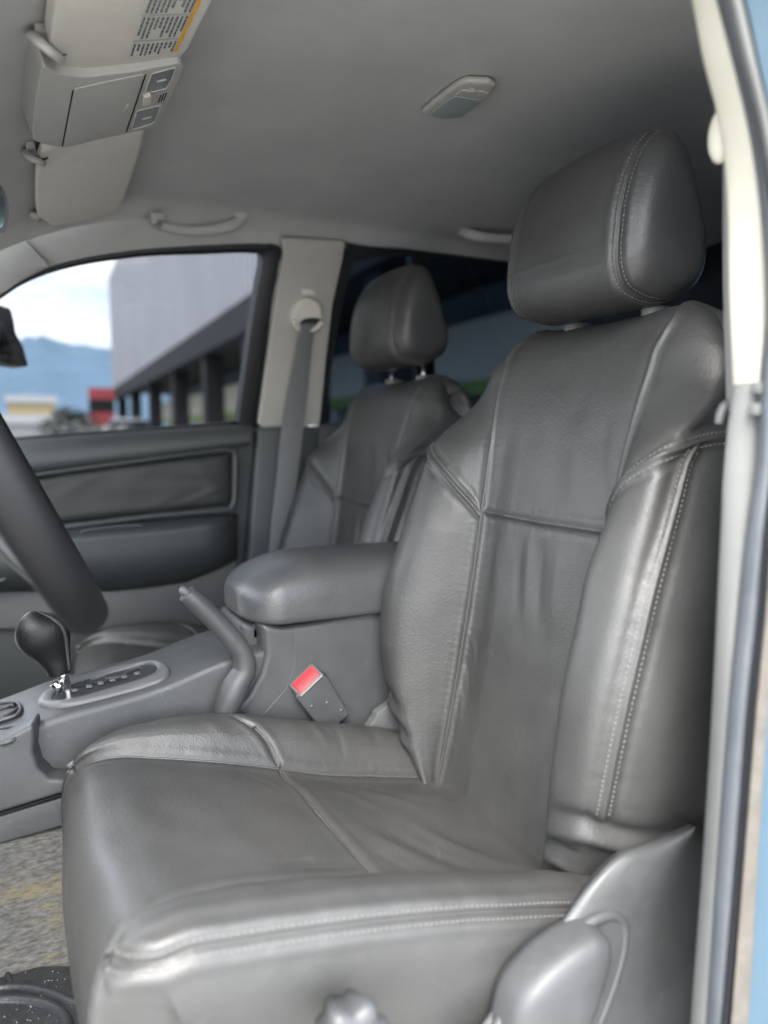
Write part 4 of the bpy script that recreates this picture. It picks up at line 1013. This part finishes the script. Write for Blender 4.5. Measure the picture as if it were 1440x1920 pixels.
# ------------------------------------------------------------------ steering wheel
def wheel():
    c = np.array([-.027, .80, -.010]); R = .185
    tilt = radians(25); e1 = np.array([0, 1.0, 0]); e2 = np.array([-sin(tilt), 0, cos(tilt)])
    t = thing('steering_wheel', 'dark leather steering wheel rim cut by the left photo edge', 'steering wheel', c)
    V = []; F = []; n = 120; k = 20
    for i in range(n):
        a = 2*pi*i/n; d = e1*cos(a)+e2*sin(a); nn = np.cross(e1, e2)
        for j in range(k):
            b = 2*pi*j/k; r = .0185*(1+.04*sin(a*36)*max(0, -cos(b)))
            V.append(c+d*(R+r*cos(b))+nn*r*1.1*sin(b))
    for i in range(n):
        for j in range(k): F.append((i*k+j, ((i+1) % n)*k+j, ((i+1) % n)*k+(j+1) % k, i*k+(j+1) % k))
    new_obj('rim', V, F, mat('wheel_leather', (.005, .0053, .0065), .55, .15, 30, .3, 500, 'voronoi', spec=.3), t)
    nn = np.cross(e1, e2); nn = nn if nn[0] > 0 else -nn
    hubc = c-nn*.035
    loops = []
    for d, r in ((-.05, .05), (-.03, .075), (0, .082), (.012, .07), (.016, .03)):
        loops.append([hubc+nn*d+e1*r*1.1*cos(a)+e2*r*.8*sin(a) for a in np.linspace(0, 2*pi, 33)[:-1]])
    loft('hub', loops, PLASTIC_D, t)
    for a in (radians(5), radians(175), radians(255), radians(285)):
        d = e1*cos(a)+e2*sin(a); tube('spoke', [hubc+d*.06, hubc+d*.12+nn*.012, c+d*R*.97], [.016, .013, .012], PLASTIC_D, t, 10, 12, squash=(.7, 1.2))
    tube('column', [hubc-nn*.03, hubc-nn*.25], .045, PLASTIC_D, t, 18)
wheel()

# ------------------------------------------------------------------ centre console
def console():
    t = thing('center_console', 'grey plastic centre console with armrest box between the two front seats', 'console', (.3, 1.2, -.84))
    YN, YF = 1.115, 1.30
    # lower tunnel body: loft along X, top height from the near upper edge
    edge = [(-70, 1404), (0, 1391), (75, 1352), (160, 1328), (300, 1290), (420, 1236), (470, 1222), (560, 1210)]
    top = np.array([atY(x, y, YN) for x, y in edge]); xs = np.linspace(-.25, .60, 90)
    zt = np.interp(xs, top[:, 0], top[:, 2])
    zt = np.convolve(np.pad(zt, 4, mode='edge'), np.ones(9)/9, 'valid')
    loops = []
    low = atY(60, 1507, YN)[2]
    for x, z in zip(xs, zt):
        r = .012; lp = []
        wd = .012*max(0, min(1, (x-.0)/.3))
        for a in np.linspace(0, pi/2, 7): lp.append((x, YN+r-r*cos(a), z-r+r*sin(a)))
        for y in np.linspace(YN+.03, YF-.03, 6): lp.append((x, y, z+.002*sin((y-YN)/(YF-YN)*pi)))
        for a in np.linspace(0, pi/2, 7): lp.append((x, YF-r+r*sin(a), z-r+r*cos(a)))
        lp += [(x, YF+.01, z-.1), (x, YF+.02, -.80), (x, YN+.02, -.80), (x, YN+.012, z-.20), (x, YN-.004, z-.16), (x, YN-.001, z-.06)]
        loops.append(lp)
    loft('tunnel_body', loops, PLASTIC, t)
    # front side wing: proud lower panel ahead of the knee pocket, with the pocket's rounded rim
    wing = [(-120, 1405), (0, 1392), (62, 1358), (64, 1376), (62, 1410), (70, 1440), (92, 1462), (125, 1462), (190, 1462), (190, 1476), (110, 1490), (0, 1524), (-120, 1560)]
    slab('side_wing', [atY(x, y, 1.078) for x, y in wing], (.01, .05, 0), PLASTIC, t, .012, 6, sharp=60)
    slab('lower_skirt', [atY(x, y, 1.095) for x, y in [(-120, 1566), (0, 1530), (120, 1494), (220, 1462), (220, 1520), (110, 1552), (0, 1583), (-120, 1620)]], (0, .05, 0), PLASTIC, t, .004, 3)
    tube('skirt_gap', [atY(x, y, 1.088) for x, y in [(-100, 1556), (0, 1525.5), (110, 1491), (200, 1464)]], .0022, DARKGAP, t, 6, 16)
    # cup holders: dark wells on the top
    def wellpx(px, nm):
        P = [atZ(x, y, 0) if False else None for x, y in px]
    ztop = lambda x: float(np.interp(x, xs, zt))
    def ontop(px, py, off=0):
        d = ray(px, py); z = -.4
        for _ in range(25): p = d*(z/d[2]); z = .5*z+.5*(ztop(p[0])+off)
        return d*(z/d[2])
    for px in ([(-60, 1322), (0, 1318), (30, 1316), (38, 1322), (38, 1334), (30, 1342), (0, 1352), (-60, 1366)], [(-60, 1376), (0, 1366), (28, 1362), (36, 1368), (34, 1380), (20, 1390), (-10, 1398), (-60, 1404)]):
        P = chaikin([ontop(x, y, .006) for x, y in px], 2)
        ring = tube('cup_rim', P+[P[0]], .003, PLASTIC, t, 8)
        slab('cup_well', [p-np.array([0, 0, .0015]) for p in P], (0, 0, -.004), PLASTIC_D, t, 0)
    tube('cup_liner', [ontop(x, y, .007) for x, y in [(-30, 1338), (-5, 1332), (12, 1326), (28, 1322)]], .004, BLACK, t, 8, 12)
    tube('cup_liner', [ontop(x, y, .007) for x, y in [(-20, 1350), (5, 1346), (22, 1338), (34, 1330)]], .004, BLACK, t, 8, 12)
    # shift gate: raised oval bezel, dark plate, stepped slot, gate letters' windows
    ov = [(100, 1322), (68, 1328), (72, 1300), (110, 1282), (160, 1270), (230, 1252), (285, 1243), (312, 1248), (322, 1262), (310, 1276), (260, 1292), (180, 1314), (130, 1326)]
    ov = [(70, 1316), (78, 1303), (110, 1287), (160, 1268), (225, 1250), (280, 1242), (310, 1247), (322, 1260), (312, 1274), (270, 1289), (190, 1311), (120, 1328), (84, 1331), (70, 1326)]
    inn = [(97, 1307), (106, 1293), (160, 1274), (225, 1256), (272, 1243), (291, 1244), (297, 1254), (287, 1265), (228, 1284), (162, 1304), (118, 1314), (101, 1313)]
    OV = chaikin([ontop(x, y, .001) for x, y in ov], 2); OV2 = chaikin([ontop(x, y, .012) for x, y in ov], 2)
    IN = chaikin([ontop(x, y, .0045) for x, y in inn], 2)
    cen = np.mean(OV, axis=0)
    def rs(P, n=120):
        P = np.array(P+[P[0]]); q, _ = resample(P, .001); th = np.arctan2((q[:, 1]-cen[1])*1.0, q[:, 0]-cen[0]); 
        d = np.r_[0, np.cumsum(np.linalg.norm(np.diff(q, axis=0), axis=1))]; i0 = int(np.argmax(q[:, 0])); q = np.roll(q[:-1], -i0, axis=0)
        d = np.r_[0, np.cumsum(np.linalg.norm(np.diff(q, axis=0), axis=1))]; s = np.linspace(0, d[-1], n)
        return np.stack([np.interp(s, d, q[:, k]) for k in range(3)], 1)
    A, I_ = rs(OV), rs(IN); loops = []
    for tt, dz in ((-.0, -.010), (0, .0), (.12, .003), (.3, .005), (.6, .005), (.85, .004), (1.0, .0015), (1.02, -.003)):
        q = A*(1-tt)+I_*tt; q = q.copy(); q[:, 2] = np.array([ztop(x) for x in q[:, 0]])+.003+dz; loops.append(q)
    loft('gate_bezel', loops, PLASTIC_L, t, True, False)
    plate = I_.copy(); plate[:, 2] = np.array([ztop(x) for x in plate[:, 0]])+.0032; gp = slab('gate_plate', list(plate), (0, 0, -.006), mat('gate_plate_plastic', (.02, .022, .024), .3), t, 0)
    slot = [(126, 1284), (168, 1272), (172, 1276), (196, 1268), (199, 1273), (214, 1269), (216, 1272), (234, 1266), (236, 1260), (262, 1250), (264, 1254), (238, 1264), (236, 1270), (215, 1277), (198, 1279), (194, 1282), (170, 1283), (130, 1292)]
    sp = [ontop(x, y, .0040) for x, y in slot]; zz = plate[:, 2]
    for p in sp: p[2] = float(np.interp(p[0], np.sort(plate[:, 0]), plate[np.argsort(plate[:, 0]), 2]))+.0012
    slab('gate_slot', sp, (0, 0, -.001), DARKGAP, gp, 0)
    tube('slot_edge', sp[:11], .0009, TRIMG, gp, 6)
    for x in (140, 167, 189, 211, 233, 257):
        y = 1295-(x-140)*.272; q = ontop(x, y, .0045); q[2] = float(np.interp(q[0], np.sort(plate[:, 0]), plate[np.argsort(plate[:, 0]), 2]))+.002
        boxo('gate_window', tuple(q-np.array([.0042, .006, .001])), tuple(q+np.array([.0042, .006, .0012])), TRIMG, gp, .0008)
    # armrest box with swept front
    box = [(488, 1168), (494, 1190), (498, 1225), (488, 1262), (466, 1302), (430, 1340), (420, 1370), (900, 1420), (900, 1120), (700, 1145), (600, 1166), (530, 1176)]
    slab('armrest_box', [atY(x, y, 1.108) for x, y in box], (0, .19, 0), PLASTIC, t, .014, 5, sharp=70)
    fr = [(455, 1162), (500, 1166), (500, 1250), (470, 1300), (430, 1338), (440, 1240), (446, 1190)]
    slab('box_front', [atY(x, y, 1.15) for x, y in [(450, 1165), (520, 1170), (520, 1290), (430, 1330), (462, 1250), (452, 1200)]], (0, .14, 0), PLASTIC, t, .012, 4)
    tube('panel_joint', [atY(x, y, 1.1075) for x, y in [(553, 1176), (554, 1215), (550, 1255), (538, 1288), (512, 1320), (490, 1345)]], .0009, PLASTIC_L, t, 6, 40)
    tube('finger_dent', [atY(x, y, 1.160) for x, y in [(470, 1205), (486, 1200), (497, 1215), (496, 1240), (486, 1256)]], .004, PLASTIC, t, 8, 20)
    # latch
    lt = atY(470, 1172, 1.18); boxo('lid_latch', (lt[0]-.006, 1.15, lt[2]-.016), (lt[0]+.012, 1.19, lt[2]+.010), BLACK, t, .003)
    # lid
    x0 = atY(433, 1135, 1.2)[0]; x1 = .74; zb = -.304
    loops = []
    for i, s in enumerate(np.r_[np.linspace(0, 1, 40)**2.0*.35, np.linspace(.36, 1, 24)]):
        x = x0+(x1-x0)*s; e = min(1, s/.30); f = sqrt(max(0, 1-(1-e)**2)); fw = min(1, s/.14); fw = sqrt(max(.0, 1-(1-fw)**2))
        hw = .035+.073*fw; hh = .018+.070*f**1.05 - .004*max(0, s-.4); yc = 1.200
        lp = []
        for k in range(48):
            a = 2*pi*k/48; ca, sa = cos(a), sin(a); pw = .62 if sa > 0 else .25
            yy = hw*np.sign(ca)*abs(ca)**.55
            if sa >= 0: z = hh*sa**.60; yy *= (1-.10*(sa**2))
            else: z = -.016*abs(sa)**.4; 
            lp.append((x, yc+yy, zb+.016+z + (.014*(1-fw))))
        loops.append(lp)
    lid = loft('armrest_lid', loops, mat('armrest_vinyl', (.052, .054, .056), .38, .12, 12, .30, 420, 'voronoi', rvar=.06), t)
    # handbrake
    hb = thing('handbrake', 'grey handbrake lever raised beside the armrest box, release button on its tip', 'handbrake', atY(440, 1330, 1.16))
    pth = [(418, 1345), (440, 1290), (458, 1255), (455, 1228), (436, 1200), (405, 1165), (372, 1132), (350, 1112)]
    tube('lever', [atY(x, y, 1.09) for x, y in pth], [.016, .0195, .0215, .0210, .0195, .018, .0172, .0165, .016, .016, .0155, .0152, .015, .015, .0148, .0135], PLASTIC, hb, 20, 80, squash=(1.0, 1.08))
    tp = atY(350, 1112, 1.09); q = atY(338, 1103, 1.09)
    tube('release_button', [tp*1.3-q*.3, tp*.5+q*.5, q], [.0068, .0068, .0068, .0068, .0066, .0060, .003], PLASTIC_L, hb, 16, 24)
    # gear selector
    gs = thing('gear_selector', 'black leather gear knob with stitched edge on a chrome stem', 'gear lever', ontop(125, 1292))
    Yk = 1.20
    sec = [((112, 1262), .017, .016), ((110, 1252), .0185, .017), ((104, 1235), .022, .018), ((95, 1215), .027, .021), ((84, 1195), .033, .025), ((74, 1178), .037, .028), ((68, 1165), .037, .028), ((65, 1156), .031, .024), ((64, 1149), .020, .016), ((64, 1146), .005, .004)]
    a0 = np.array([s[0] for s in sec], float); wds = [s[1] for s in sec]; dps = [s[2] for s in sec]
    path = spline([atY(x, y, Yk) for x, y in a0], 60); tq = np.linspace(0, 1, len(sec)); ww = hermite(tq, np.array(wds), np.linspace(0, 1, 60)); dd = hermite(tq, np.array(dps), np.linspace(0, 1, 60))
    T = np.gradient(path, axis=0); T /= np.linalg.norm(T, axis=1)[:, None]; loops = []
    for i in range(60):
        s = np.cross(T[i], (0, 1, 0)); s /= np.linalg.norm(s); b = np.cross(s, T[i])
        loops.append([path[i]+s*ww[i]*cos(a)+b*dd[i]*sin(a) for a in np.linspace(0, 2*pi, 41)[:-1]])
    kb = loft('knob', loops, mat('knob_leather', (.005, .0053, .006), .45, .15, 30, .4, 600, 'voronoi', spec=.35), gs)
    V = []; F = []
    for i in range(4, 58, 1):
        for sgn in (-1, 1):
            s = np.cross(T[i], (0, 1, 0)); s /= np.linalg.norm(s); b = np.cross(s, T[i]); an = (-pi/2+.85)*(1 if b[1] > 0 else -1); an = an if s[0] > 0 else pi-an
            p = path[i]+s*ww[i]*1.01*cos(an)+b*dd[i]*1.02*sin(an); q = p+T[i]*.004*sgn+s*.004
            v, f = tube_geo([p-s*.003, q+s*.001], .0009, 5); o = len(V); V += v; F += [tuple(x+o for x in ff) for ff in f]
    new_obj('stitching', V, F, PLASTIC_D, kb)
    tube('stem', [atY(128, 1300, Yk), atY(122, 1282, Yk), atY(117, 1262, Yk)], [.0085, .0078, .009], CHROME, gs, 16, 14)
    tube('stem_cover', [atY(106, 1280, Yk-.005), atY(113, 1296, Yk-.005)], [.010, .006], CHROME, gs, 12)
console()

# ------------------------------------------------------------------ floor covering and mat
def floor():
    nx, ny = 60, 60; V = []; F = []
    for i in range(nx):
        for j in range(ny):
            x = -.6+1.0*i/(nx-1); y = .5+.64*j/(ny-1); z = -.712+.155*max(0, min(1, (y-1.0)/.10))**1.2 + .002*sin(x*20+y*9)
            V.append((x, y, z))
    for i in range(nx-1):
        for j in range(ny-1): F.append((i*ny+j, i*ny+j+1, (i+1)*ny+j+1, (i+1)*ny+j))
    new_obj('floor_carpet', V, F, CARPET, cab)
    t = thing('floor_mat', 'black rubber floor mat with raised border and dirt specks, lower left corner', 'floor mat', atZ(60, 1880, -.70))
    B = [(-160, 1870), (-60, 1832), (0, 1818), (60, 1810), (120, 1808), (175, 1812), (260, 1900), (300, 2100), (-160, 2100)]
    P = fillet([atZ(x, y, -.697) for x, y in B], .02)
    slab('mat_sheet', P, (0, 0, -.012), MATRUB, t, .004)
    tube('raised_rim', [atZ(x, y, -.697) for x, y in [(-160, 1915), (-40, 1862), (20, 1852), (90, 1862), (135, 1880), (190, 1890)]], .006, MATRUB, t, 10, 40)
    tube('well_rim', [atZ(x, y, -.697) for x, y in [(-60, 1882), (0, 1876), (60, 1878), (100, 1890), (122, 1910), (128, 1950)]], .007, MATRUB, t, 10, 40)
    tube('cross_rib', [atZ(x, y, -.697) for x, y in [(14, 1826), (18, 1840), (24, 1852)]], .004, MATRUB, t, 8, 12)
    V = []; F = []
    for _ in range(70):
        p = atZ(random.uniform(-20, 150), random.uniform(1815, 1925), -.6955); s = random.uniform(.0004, .0012); b = len(V); a = random.uniform(0, 6)
        V += [p+s*np.array([cos(a+k*2.1), sin(a+k*2.1)*random.uniform(.5, 1.5), 0]) for k in range(3)]+[p+np.array([0, 0, s*.7])]; F += [(b, b+1, b+3), (b+1, b+2, b+3), (b+2, b, b+3), (b, b+2, b+1)]
    g = new_obj('dirt_specks', V, F, mat('dirt', (.22, .215, .20), .9), t, False); g['kind'] = 'stuff'
floor()
